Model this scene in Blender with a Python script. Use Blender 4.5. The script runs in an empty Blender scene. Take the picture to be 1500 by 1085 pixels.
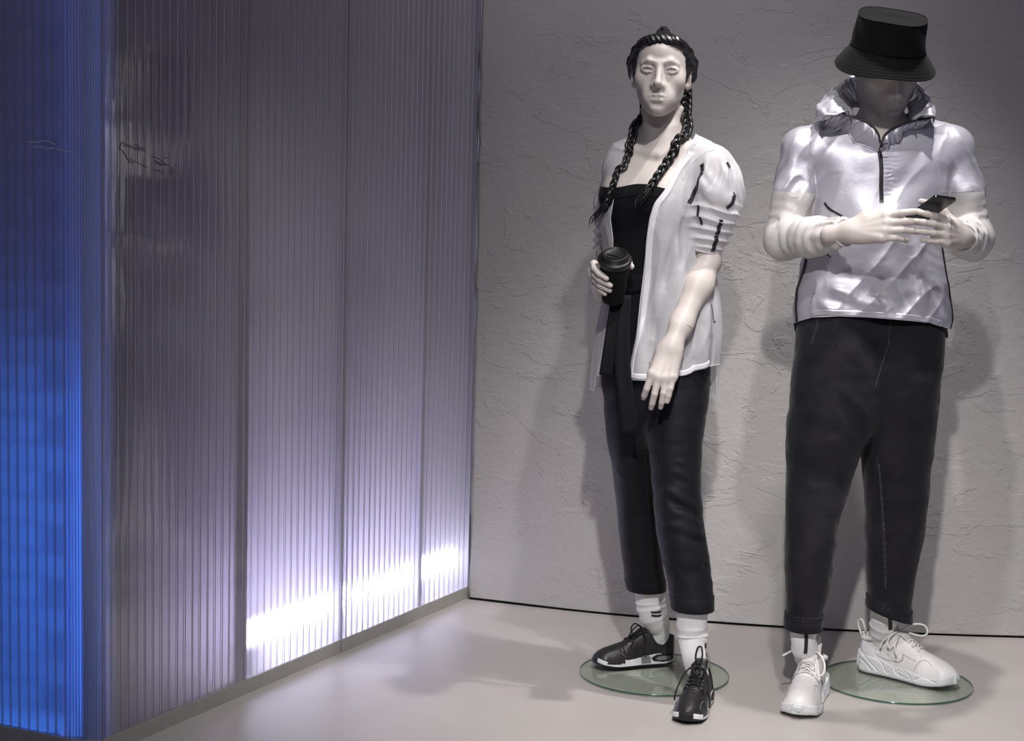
import bpy, math, random
import numpy as np

random.seed(5)
C = bpy.context.scene.collection
scene = bpy.context.scene
PI = math.pi

# ------------------------------------------------------------------ camera
CAM_H, CAM_F, CAM_PITCH, CAM_ROLL = 1.37, 2400.0, math.radians(6.04), math.radians(1.4)
_F = np.array([0, math.cos(CAM_PITCH), -math.sin(CAM_PITCH)])
_U0 = np.array([0, math.sin(CAM_PITCH), math.cos(CAM_PITCH)])
_R0 = np.array([1.0, 0, 0])
_R = _R0 * math.cos(CAM_ROLL) + _U0 * math.sin(CAM_ROLL)
_U = _U0 * math.cos(CAM_ROLL) - _R0 * math.sin(CAM_ROLL)
cam_data = bpy.data.cameras.new('camera')
cam_data.sensor_width = 36.0
cam_data.lens = 36.0 * CAM_F / 1500.0
cam_data.clip_start = 0.05
cam = bpy.data.objects.new('camera', cam_data)
C.objects.link(cam)
from mathutils import Matrix, Vector
cam.matrix_world = Matrix(((_R[0], _U[0], -_F[0], 0), (_R[1], _U[1], -_F[1], 0),
                           (_R[2], _U[2], -_F[2], CAM_H), (0, 0, 0, 1)))
scene.camera = cam


def P(px, py, Y):
    """world point at depth Y seen at this pixel of the 1500 x 1085 photograph (used to measure the real layout)"""
    d = _F + _R * (px - 750) / CAM_F + _U * (542.5 - py) / CAM_F
    return np.array([0, 0, CAM_H]) + d * (Y / d[1])


def PF(px, py, z=0.0):
    d = _F + _R * (px - 750) / CAM_F + _U * (542.5 - py) / CAM_F
    return np.array([0, 0, CAM_H]) + d * ((z - CAM_H) / d[2])


PX = 4.6 / CAM_F      # metres per pixel where the figures stand

# ------------------------------------------------------------------ world, lamps, exposure
scene.view_settings.view_transform = 'Standard'
scene.view_settings.look = 'None'
scene.view_settings.exposure = 0.0
scene.view_settings.gamma = 1.0
scene.view_settings.use_curve_mapping = False
scene.cycles.use_denoising = True
scene.cycles.max_bounces = 10
scene.cycles.transparent_max_bounces = 16
scene.cycles.sample_clamp_indirect = 6.0
scene.cycles.caustics_reflective = False
scene.cycles.caustics_refractive = False
world = bpy.data.worlds.new('world')
scene.world = world
world.use_nodes = True
bg = world.node_tree.nodes['Background']
bg.inputs[0].default_value = (0.45, 0.45, 0.60, 1)
bg.inputs[1].default_value = 0.23


def spot(name, loc, target, power, angle, blend=0.3, size=0.04, color=(1, 0.97, 0.95)):
    l = bpy.data.lights.new(name, 'SPOT')
    l.energy = power
    l.spot_size = math.radians(angle)
    l.spot_blend = blend
    l.shadow_soft_size = size
    l.color = color
    o = bpy.data.objects.new(name, l)
    C.objects.link(o)
    o.location = loc
    o.rotation_euler = (Vector(target) - Vector(loc)).to_track_quat('-Z', 'Y').to_euler()
    return o


LED_POWER = 25.0
BLUE_POWER = 6.0
# ceiling spots on a track: one between the figures, one almost straight above them, one further back near the street side, one washing the wall
spot('spot_front', (0.60, 3.00, 3.2), (0.60, 4.40, 0.25), 132, 74, 1.0, 0.04)
spot('spot_above', (1.10, 4.25, 3.2), (0.85, 4.40, 0.0), 158, 68, 0.9, 0.04)
spot('spot_street', (0.15, 1.20, 3.0), (0.72, 4.45, 0.10), 415, 42, 1.0, 0.05)
spot('spot_wall', (0.30, 3.95, 3.2), (0.40, 5.35, 1.75), 34, 80, 1.0, 0.05)



# ------------------------------------------------------------------ object helpers
def link(o, parent=None, label=None, cat=None, group=None, kind=None):
    C.objects.link(o)
    if parent is not None:
        o.parent = parent
    if label:
        o['label'] = label
    if cat:
        o['category'] = cat
    if group:
        o['group'] = group
    if kind:
        o['kind'] = kind
    return o


def empty(name, loc, label, cat, group=None):
    o = bpy.data.objects.new(name, None)
    o.empty_display_size = 0.1
    o.location = [float(v) for v in loc]
    return link(o, None, label, cat, group)


def mesh_obj(name, V, F, mat, parent=None, smooth=True, **kw):
    """V in world coordinates; F array (n,3)/(n,4) or list of index lists"""
    V = np.asarray(V, dtype=np.float64)
    if parent is not None:
        off = np.zeros(3)
        q = parent
        while q is not None:
            off += np.array(q.location)
            q = q.parent
    else:
        off = V.mean(0)
        off[2] = V[:, 2].min()
    V = V - off
    me = bpy.data.meshes.new(name)
    if isinstance(F, np.ndarray):
        n, k = F.shape
        me.vertices.add(len(V))
        me.vertices.foreach_set('co', V.astype(np.float32).ravel())
        me.loops.add(n * k)
        me.loops.foreach_set('vertex_index', F.astype(np.int32).ravel())
        me.polygons.add(n)
        me.polygons.foreach_set('loop_start', np.arange(0, n * k, k, dtype=np.int32))
        me.polygons.foreach_set('loop_total', np.full(n, k, dtype=np.int32))
        me.update(calc_edges=True)
        me.validate()
    else:
        me.from_pydata([tuple(v) for v in V], [], [tuple(int(i) for i in f) for f in F])
    me.polygons.foreach_set('use_smooth', np.full(len(me.polygons), bool(smooth)))
    if mat is not None:
        me.materials.append(mat)
    me.update()
    o = bpy.data.objects.new(name, me)
    if parent is None:
        o.location = [float(v) for v in off]
    link(o, parent, kw.get('label'), kw.get('cat'), kw.get('group'), kw.get('kind'))
    return o


def join(parts):
    """merge (V,F) pairs; faces become lists"""
    Vs, Fs, n = [], [], 0
    for V, F in parts:
        Vs.append(np.asarray(V, float))
        Fs += [[int(i) + n for i in f] for f in F]
        n += len(V)
    return np.vstack(Vs), Fs


def box(lo, hi, bevel=0.0):
    lo = np.array(lo, float); hi = np.array(hi, float)
    if bevel <= 0:
        V = np.array([[x, y, z] for x in (lo[0], hi[0]) for y in (lo[1], hi[1]) for z in (lo[2], hi[2])])
        F = [[0, 1, 3, 2], [4, 6, 7, 5], [0, 4, 5, 1], [2, 3, 7, 6], [0, 2, 6, 4], [1, 5, 7, 3]]
        return V, F
    V = []
    for sx in (0, 1):
        for sy in (0, 1):
            for sz in (0, 1):
                c = np.array([(lo, hi)[sx][0], (lo, hi)[sy][1], (lo, hi)[sz][2]])
                for a in range(3):
                    ins = np.array([-1 if sx else 1, -1 if sy else 1, -1 if sz else 1]) * bevel
                    ins[a] = 0
                    V.append(c + ins)
    def idx(sx, sy, sz, a): return ((sx * 2 + sy) * 2 + sz) * 3 + a
    F = []
    for a in range(3):
        b, c = (a + 1) % 3, (a + 2) % 3
        for s in (0, 1):
            q = []
            for (u, v) in ((0, 0), (1, 0), (1, 1), (0, 1)):
                k = [0, 0, 0]; k[a] = s; k[b] = u; k[c] = v
                q.append(idx(*k, a))
            F.append(q if s else q[::-1])
    for a in range(3):
        b, c = (a + 1) % 3, (a + 2) % 3
        for u in (0, 1):
            for v in (0, 1):
                k0 = [0, 0, 0]; k1 = [0, 0, 0]
                k0[a] = 0; k1[a] = 1; k0[b] = k1[b] = u; k0[c] = k1[c] = v
                q = [idx(*k0, b), idx(*k1, b), idx(*k1, c), idx(*k0, c)]
                F.append(q if (u ^ v) else q[::-1])
    for sx in (0, 1):
        for sy in (0, 1):
            for sz in (0, 1):
                t = [idx(sx, sy, sz, 0), idx(sx, sy, sz, 1), idx(sx, sy, sz, 2)]
                F.append(t if (sx + sy + sz) % 2 else t[::-1])
    return np.array(V), F


def catmull(pts, n):
    pts = np.asarray(pts, float)
    if len(pts) < 3:
        t = np.linspace(0, 1, n)[:, None]
        return pts[0] * (1 - t) + pts[-1] * t
    ext = np.vstack([2 * pts[0] - pts[1], pts, 2 * pts[-1] - pts[-2]])
    m = len(pts) - 1
    out = []
    for u in np.linspace(0, m, n):
        i = min(int(u), m - 1); t = u - i
        p0, p1, p2, p3 = ext[i], ext[i + 1], ext[i + 2], ext[i + 3]
        out.append(0.5 * (2 * p1 + (p2 - p0) * t + (2 * p0 - 5 * p1 + 4 * p2 - p3) * t * t + (3 * p1 - p0 - 3 * p2 + p3) * t ** 3))
    return np.array(out)


def frames(path, up=(0, 0, 1)):
    path = np.asarray(path, float)
    T = np.gradient(path, axis=0)
    T /= np.linalg.norm(T, axis=1)[:, None] + 1e-12
    u = np.array(up, float)
    if abs(T[0] @ u) > 0.95:
        u = np.array([1.0, 0.2, 0])
    N = np.zeros_like(T)
    n = u - T[0] * (T[0] @ u)
    n /= np.linalg.norm(n)
    for i in range(len(T)):
        n = n - T[i] * (n @ T[i])
        n /= np.linalg.norm(n) + 1e-12
        N[i] = n
    return T, N, np.cross(T, N)


def tube(path, r, seg=8, caps=True, flat=1.0, up=(0, 0, 1)):
    """swept tube; r scalar or per-point; flat scales the normal direction"""
    path = np.asarray(path, float)
    n = len(path)
    r = np.broadcast_to(np.asarray(r, float), (n,))
    T, N, B = frames(path, up)
    a = np.linspace(0, 2 * PI, seg, endpoint=False)
    V = (path[:, None, :] + r[:, None, None] * (np.cos(a)[None, :, None] * B[:, None, :] + flat * np.sin(a)[None, :, None] * N[:, None, :])).reshape(-1, 3)
    F = [[i * seg + j, i * seg + (j + 1) % seg, (i + 1) * seg + (j + 1) % seg, (i + 1) * seg + j] for i in range(n - 1) for j in range(seg)]
    if caps:
        F.append(list(range(seg))[::-1])
        F.append([(n - 1) * seg + j for j in range(seg)])
    return V, F


def lathe(prof, center, seg=48, axis=None):
    """prof: list of (r, z)"""
    prof = np.asarray(prof, float)
    a = np.linspace(0, 2 * PI, seg, endpoint=False)
    n = len(prof)
    V = np.stack([prof[:, 0:1] * np.cos(a)[None], prof[:, 0:1] * np.sin(a)[None], np.repeat(prof[:, 1:2], seg, 1)], -1).reshape(-1, 3)
    F = [[i * seg + j, i * seg + (j + 1) % seg, (i + 1) * seg + (j + 1) % seg, (i + 1) * seg + j] for i in range(n - 1) for j in range(seg)]
    if prof[0, 0] > 1e-6:
        F.append(list(range(seg))[::-1])
    if prof[-1, 0] > 1e-6:
        F.append([(n - 1) * seg + j for j in range(seg)])
    if axis is not None:
        z = np.array(axis, float); z /= np.linalg.norm(z)
        x = np.cross([0, 1, 0], z); x /= np.linalg.norm(x)
        y = np.cross(z, x)
        V = V @ np.array([x, y, z])
    return V + np.asarray(center, float), F


# ------------------------------------------------------------------ implicit surfaces
def norm(p):
    return np.sqrt(np.einsum('ij,ij->i', p, p))


def smin(a, b, k):
    h = np.maximum(k - np.abs(a - b), 0) / k
    return np.minimum(a, b) - h * h * k * 0.25


def smax(a, b, k):
    return -smin(-a, -b, k)


def cone(p, a, b, ra, rb):
    a = np.asarray(a, float); b = np.asarray(b, float)
    ab = b - a
    t = np.clip((p - a) @ ab / (ab @ ab), 0, 1)
    return norm(p - a - t[:, None] * ab) - (ra + (rb - ra) * t)


def chain(p, pts, rs, k=0.012):
    d = None
    for i in range(len(pts) - 1):
        e = cone(p, pts[i], pts[i + 1], rs[i], rs[i + 1])
        d = e if d is None else smin(d, e, k)
    return d


def rotm(rx=0, ry=0, rz=0):
    cx, sx, cy, sy, cz, sz = math.cos(rx), math.sin(rx), math.cos(ry), math.sin(ry), math.cos(rz), math.sin(rz)
    Rx = np.array([[1, 0, 0], [0, cx, -sx], [0, sx, cx]])
    Ry = np.array([[cy, 0, sy], [0, 1, 0], [-sy, 0, cy]])
    Rz = np.array([[cz, -sz, 0], [sz, cz, 0], [0, 0, 1]])
    return Rz @ Ry @ Rx


def ell(p, c, r, R=None):
    q = p - np.asarray(c, float)
    if R is not None:
        q = q @ R            # columns of R are the axes
    r = np.asarray(r, float)
    k0 = norm(q / r)
    k1 = norm(q / (r * r)) + 1e-9
    return k0 * (k0 - 1.0) / k1


def pinterp(z, zs, vals):
    """smooth (monotone-ish cubic) interpolation of ring values over height"""
    zs = np.asarray(zs, float); vals = np.asarray(vals, float)
    o = np.argsort(zs); zs = zs[o]; vals = vals[o]
    m = np.gradient(vals, zs)
    z = np.clip(z, zs[0], zs[-1])
    i = np.clip(np.searchsorted(zs, z) - 1, 0, len(zs) - 2)
    h = zs[i + 1] - zs[i]
    t = (z - zs[i]) / h
    t2, t3 = t * t, t * t * t
    return (2 * t3 - 3 * t2 + 1) * vals[i] + (t3 - 2 * t2 + t) * h * m[i] + (-2 * t3 + 3 * t2) * vals[i + 1] + (t3 - t2) * h * m[i + 1]


def zloft(p, rings, e=2.0, yaw=0.0, cap=True):
    """rings: (z, cx, cy, rx, ry): upright loft of (super)ellipses"""
    A = np.asarray(rings, float)
    z = p[:, 2]
    cx = pinterp(z, A[:, 0], A[:, 1]); cy = pinterp(z, A[:, 0], A[:, 2])
    rx = pinterp(z, A[:, 0], A[:, 3]); ry = pinterp(z, A[:, 0], A[:, 4])
    dx = p[:, 0] - cx; dy = p[:, 1] - cy
    if yaw:
        c, s = math.cos(yaw), math.sin(yaw)
        dx, dy = c * dx + s * dy, -s * dx + c * dy
    if e == 2.0:
        k0 = np.sqrt((dx / rx) ** 2 + (dy / ry) ** 2)
    else:
        k0 = ((np.abs(dx) / rx) ** e + (np.abs(dy) / ry) ** e) ** (1 / e)
    rr = np.sqrt(dx * dx + dy * dy)
    d = np.where(k0 > 1e-6, rr * (1 - 1 / np.maximum(k0, 1e-6)), -np.minimum(rx, ry))
    if cap:
        d = np.maximum(d, np.maximum(A[:, 0].min() - z, z - A[:, 0].max()))
    return d


def _hash(ix, iy, iz):
    h = (ix.astype(np.int64) * 374761393 + iy.astype(np.int64) * 668265263 + iz.astype(np.int64) * 2147483647) & 0xFFFFFFFF
    h = ((h ^ (h >> 13)) * 1274126177) & 0xFFFFFFFF
    h = h ^ (h >> 16)
    return (h & 0xFFFF) / 32767.5 - 1.0


def noise(p, s):
    """value noise, s scalar or 3 frequencies"""
    q = p * np.asarray(s, float)
    i = np.floor(q).astype(np.int64)
    f = q - i
    u = f * f * f * (f * (f * 6 - 15) + 10)
    r = 0
    for dx in (0, 1):
        wx = u[:, 0] if dx else 1 - u[:, 0]
        for dy in (0, 1):
            wy = u[:, 1] if dy else 1 - u[:, 1]
            for dz in (0, 1):
                wz = u[:, 2] if dz else 1 - u[:, 2]
                r = r + wx * wy * wz * _hash(i[:, 0] + dx, i[:, 1] + dy, i[:, 2] + dz)
    return r


def seg_dist(p, a, b):
    a = np.asarray(a, float); b = np.asarray(b, float)
    ab = b - a
    t = np.clip((p - a) @ ab / (ab @ ab), 0, 1)
    return norm(p - a - t[:, None] * ab), t


def folds(p, items):
    """items: (a, b, width, height): ridges (+) or creases (-) that fade out at their ends"""
    d = np.zeros(len(p))
    for a, b, w, hgt in items:
        e, t = seg_dist(p, a, b)
        m = e < 3 * w
        if m.any():
            d[m] += hgt * np.exp(-(e[m] / w) ** 2) * np.sin(PI * np.clip(t[m] * 0.9 + 0.05, 0, 1)) ** 0.6
    return d


def bounded(f, lo, hi, pad=0.03):
    lo = np.asarray(lo, float) - pad; hi = np.asarray(hi, float) + pad
    def g(p):
        q = np.maximum(np.maximum(lo - p, p - hi), 0)
        out = norm(q) + 0.02
        m = (q == 0).all(1)
        if m.any():
            out[m] = f(p[m])
        return out
    return g


def surf(f, lo, hi, h, newton=2, slack=1.5):
    """sparse surface nets of f = 0 inside a box: returns V, quads"""
    lo = np.asarray(lo, float); hi = np.asarray(hi, float)
    L = 5
    H = h * 2 ** L
    n = np.ceil((hi - lo) / H).astype(int) + 1
    g = np.stack(np.meshgrid(*[np.arange(k) for k in n], indexing='ij'), -1).reshape(-1, 3)
    for lev in range(L, -1, -1):
        H = h * 2 ** lev
        c = lo + (g + 0.5) * H
        d = np.abs(f(c))
        g = g[d < H * 0.87 * slack + (0.004 if lev else 0.0)]
        if lev:
            g = (g[:, None, :] * 2 + np.array([[x, y, z] for x in (0, 1) for y in (0, 1) for z in (0, 1)])[None]).reshape(-1, 3)
    K = np.int64(1 << 20)
    def key(a):
        a = a.astype(np.int64)
        return (a[..., 0] * K + a[..., 1]) * K + a[..., 2]
    offs = np.array([[x, y, z] for x in (0, 1) for y in (0, 1) for z in (0, 1)])
    ck = key(g[:, None, :] + offs[None]).reshape(-1)
    uk, inv = np.unique(ck, return_inverse=True)
    uc = np.stack([uk // (K * K), (uk // K) % K, uk % K], -1)
    val = f(lo + uc * h)
    val = np.where(np.abs(val) < 1e-9, 1e-9, val)
    cv = val[inv].reshape(-1, 8)
    s = cv < 0
    act = s.any(1) & ~s.all(1)
    g = g[act]; cv = cv[act]; s = s[act]
    o = np.argsort(key(g)); g = g[o]; cv = cv[o]; s = s[o]
    gk = key(g)
    acc = np.zeros((len(g), 3)); cnt = np.zeros(len(g))
    for i in range(8):
        for a in range(3):
            if offs[i][a] == 0:
                j = i + (4, 2, 1)[a]
                m = s[:, i] != s[:, j]
                t = cv[m, i] / (cv[m, i] - cv[m, j])
                pt = np.repeat(offs[i][None].astype(float), m.sum(), 0)
                pt[:, a] += t
                acc[m] += pt; cnt[m] += 1
    V = lo + (g + acc / cnt[:, None]) * h
    quads = []
    for a in range(3):
        b, c = (a + 1) % 3, (a + 2) % 3
        j = (4, 2, 1)[a]
        m = np.nonzero(s[:, 0] != s[:, j])[0]
        eb = np.zeros(3, int); eb[b] = 1
        ec = np.zeros(3, int); ec[c] = 1
        ids = []
        ok = np.ones(len(m), bool)
        for dd in (np.zeros(3, int), eb, eb + ec, ec):
            k2 = key(g[m] - dd)
            pos = np.clip(np.searchsorted(gk, k2), 0, len(gk) - 1)
            ok &= gk[pos] == k2
            ids.append(pos)
        q = np.stack(ids, -1)
        flip = ~s[m, 0]
        q[flip] = q[flip][:, ::-1]
        quads.append(q[ok])
    Q = np.vstack(quads)
    V0 = V.copy()
    for _ in range(newton):
        d, gr = grad(f, V, h * 0.5)
        st = d[:, None] * gr / (np.einsum('ij,ij->i', gr, gr)[:, None] + 1e-6)
        ln = norm(st)[:, None]
        V = V - st * np.minimum(1, h * 0.7 / (ln + 1e-12))
    V = V0 + np.clip(V - V0, -0.8 * h, 0.8 * h)
    return V, Q[:, ::-1]


_TET = np.array([[1, -1, -1], [-1, -1, 1], [-1, 1, -1], [1, 1, 1]], float)


def grad(f, V, e):
    gr = np.zeros_like(V); d = 0
    for t in _TET:
        q = f(V + t * e)
        gr += q[:, None] * t
        d = d + q
    return d / 4, gr / (4 * e)


def clip(V, F, phi):
    """keep the part of a mesh where phi < 0, cut cleanly; F quads or tris -> tris"""
    F = np.asarray(F)
    if F.shape[1] == 4:
        F = np.vstack([F[:, [0, 1, 2]], F[:, [0, 2, 3]]])
    ph = phi(V) if callable(phi) else phi
    ins = ph < 0
    n_in = ins[F].sum(1)
    out = [F[n_in == 3]]
    newV = [V]; n0 = len(V)
    edge = {}
    extra = []
    for f in F[(n_in == 1) | (n_in == 2)]:
        k = ins[f]
        if k.sum() == 1:
            i = int(np.nonzero(k)[0][0])
        else:
            i = int(np.nonzero(~k)[0][0])
        a, b, c = f[i], f[(i + 1) % 3], f[(i + 2) % 3]
        ids = []
        for q in (b, c):
            kk = (a, q) if a < q else (q, a)
            if kk not in edge:
                t = ph[a] / (ph[a] - ph[q])
                edge[kk] = n0 + len(extra)
                extra.append(V[a] + (V[q] - V[a]) * t)
            ids.append(edge[kk])
        if k.sum() == 1:
            out.append(np.array([[a, ids[0], ids[1]]]))
        else:
            out.append(np.array([[ids[0], b, c], [ids[0], c, ids[1]]]))
    if extra:
        newV.append(np.array(extra))
    V2 = np.vstack(newV); F2 = np.vstack(out)
    used = np.unique(F2)
    mp = np.full(len(V2), -1); mp[used] = np.arange(len(used))
    return V2[used], mp[F2]


def boundary_loops(F):
    """ordered open-edge loops of a triangle mesh"""
    e = np.vstack([F[:, [0, 1]], F[:, [1, 2]], F[:, [2, 0]]])
    K = np.int64(F.max() + 1)
    k = e[:, 0].astype(np.int64) * K + e[:, 1]
    kr = e[:, 1].astype(np.int64) * K + e[:, 0]
    op = e[~np.isin(k, kr)]
    nxt = {int(a): int(b) for a, b in op}
    loops = []
    while nxt:
        a, b = next(iter(nxt.items()))
        loop = [a]
        del nxt[a]
        while b in nxt:
            loop.append(b)
            c = nxt.pop(b)
            b = c
        loops.append((loop, b == a))
    return loops


def smooth_path(p, it=4, closed=False):
    p = p.copy()
    for _ in range(it):
        if closed:
            p = 0.5 * p + 0.25 * (np.roll(p, 1, 0) + np.roll(p, -1, 0))
        else:
            p[1:-1] = 0.5 * p[1:-1] + 0.25 * (p[:-2] + p[2:])
    return p


def resample(p, step):
    s = np.concatenate([[0], np.cumsum(np.linalg.norm(np.diff(p, axis=0), axis=1))])
    n = max(2, int(s[-1] / step) + 1)
    u = np.linspace(0, s[-1], n)
    return np.stack([np.interp(u, s, p[:, i]) for i in range(3)], -1)


def project(f, pts, off=0.0, it=6, lim=0.03):
    V = np.array(pts, float)
    for _ in range(it):
        d, g = grad(f, V, 0.0015)
        st = (d - off)[:, None] * g / (np.einsum('ij,ij->i', g, g)[:, None] + 1e-6)
        ln = norm(st)[:, None]
        V = V - st * np.minimum(1, lim / (ln + 1e-12))
    return V


def ribbon(f, path, width, off=0.0012, step=0.006, th=0.0012, ctr=None, cols=4):
    """a flat tape laid on the surface f = 0 along a path, with real thickness"""
    path = resample(catmull(path, max(len(path) * 12, 24)), step)
    path = project(f, path, off)
    path = smooth_path(path, 2)
    _, g = grad(f, path, 0.003)
    N = g / (norm(g)[:, None] + 1e-9)
    T = np.gradient(path, axis=0)
    B = np.cross(T, N)
    B /= norm(B)[:, None] + 1e-9
    w = np.broadcast_to(np.asarray(width, float), (len(path),)) if np.ndim(width) == 0 else np.interp(np.linspace(0, 1, len(path)), np.linspace(0, 1, len(width)), width)
    rows = []
    for j in range(cols + 1):
        q = project(f, path + B * (w * (j / cols - 0.5))[:, None], off, it=3)
        rows.append(q)
    G = np.stack(rows, 1)
    n, m = len(path), cols + 1
    top = (G + N[:, None, :] * th).reshape(-1, 3); bot = (G - N[:, None, :] * 0.002).reshape(-1, 3)
    V = np.vstack([top, bot]); F = []
    o = n * m
    for i in range(n - 1):
        for j in range(m - 1):
            a, b, c, d = i * m + j, i * m + j + 1, (i + 1) * m + j + 1, (i + 1) * m + j
            F.append([a, d, c, b])
        for (j, sgn) in ((0, 1), (m - 1, -1)):
            a, d = i * m + j, (i + 1) * m + j
            F.append([a, a + o, d + o, d][::sgn])
    for i in (0, n - 1):
        for j in range(m - 1):
            a, b = i * m + j, i * m + j + 1
            F.append([a, b, b + o, a + o])
    return V, F


# ------------------------------------------------------------------ materials
def mat(name, col, rough=0.6, metal=0.0, spec=0.5, bump=None, vary=None, sheen=0.0, coat=0.0, trans=0.0, ior=1.45, alpha=1.0):
    """bump: list of (kind, scale(vec or num), strength, distance); vary: (scale, amount)"""
    m = bpy.data.materials.new(name)
    m.use_nodes = True
    nt = m.node_tree
    b = nt.nodes['Principled BSDF']
    b.inputs['Base Color'].default_value = (*col, 1)
    b.inputs['Roughness'].default_value = rough
    b.inputs['Metallic'].default_value = metal
    b.inputs['Specular IOR Level'].default_value = spec
    b.inputs['IOR'].default_value = ior
    b.inputs['Sheen Weight'].default_value = sheen
    b.inputs['Sheen Roughness'].default_value = 0.4
    b.inputs['Coat Weight'].default_value = coat
    b.inputs['Transmission Weight'].default_value = trans
    tc = nt.nodes.new('ShaderNodeTexCoord')
    last = None
    for kind, sc, strength, dist in (bump or []):
        mp = nt.nodes.new('ShaderNodeMapping')
        sc3 = (sc, sc, sc) if np.ndim(sc) == 0 else sc
        mp.inputs['Scale'].default_value = sc3
        nt.links.new(tc.outputs['Object'], mp.inputs[0])
        if kind == 'noise':
            t = nt.nodes.new('ShaderNodeTexNoise')
            t.inputs['Scale'].default_value = 1.0
            t.inputs['Detail'].default_value = 4
            out = t.outputs[0]
        elif kind == 'voronoi':
            t = nt.nodes.new('ShaderNodeTexVoronoi')
            t.inputs['Scale'].default_value = 1.0
            out = t.outputs['Distance']
        else:
            t = nt.nodes.new('ShaderNodeTexWave')
            t.inputs['Scale'].default_value = 1.0
            t.inputs['Distortion'].default_value = 0.6
            if kind == 'wavez':
                t.bands_direction = 'Z'
            elif kind == 'diag':
                t.bands_direction = 'DIAGONAL'
            out = t.outputs['Fac']
        nt.links.new(mp.outputs[0], t.inputs['Vector'])
        bp = nt.nodes.new('ShaderNodeBump')
        bp.inputs['Strength'].default_value = strength
        bp.inputs['Distance'].default_value = dist
        nt.links.new(out, bp.inputs['Height'])
        if last:
            nt.links.new(last.outputs[0], bp.inputs['Normal'])
        last = bp
    if last:
        nt.links.new(last.outputs[0], b.inputs['Normal'])
    if vary:
        t = nt.nodes.new('ShaderNodeTexNoise')
        t.inputs['Scale'].default_value = vary[0]
        t.inputs['Detail'].default_value = 5
        nt.links.new(tc.outputs['Object'], t.inputs['Vector'])
        r = nt.nodes.new('ShaderNodeMapRange')
        r.inputs[1].default_value = 0.3; r.inputs[2].default_value = 0.7
        r.inputs[3].default_value = 1 - vary[1]; r.inputs[4].default_value = 1 + vary[1]
        nt.links.new(t.outputs[0], r.inputs[0])
        mx = nt.nodes.new('ShaderNodeMix')
        mx.data_type = 'RGBA'; mx.blend_type = 'MULTIPLY'
        mx.inputs[0].default_value = 1.0
        mx.inputs[6].default_value = (*col, 1)
        nt.links.new(r.outputs[0], mx.inputs[7])
        nt.links.new(mx.outputs[2], b.inputs['Base Color'])
    return m


def emit(name, col, strength):
    m = bpy.data.materials.new(name)
    m.use_nodes = True
    nt = m.node_tree
    nt.nodes.clear()
    e = nt.nodes.new('ShaderNodeEmission')
    e.inputs[0].default_value = (*col, 1); e.inputs[1].default_value = strength
    o = nt.nodes.new('ShaderNodeOutputMaterial')
    nt.links.new(e.outputs[0], o.inputs[0])
    return m

# ================================================================== SETTING
def nodes_of(m):
    return m.node_tree.nodes, m.node_tree.links


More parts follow.
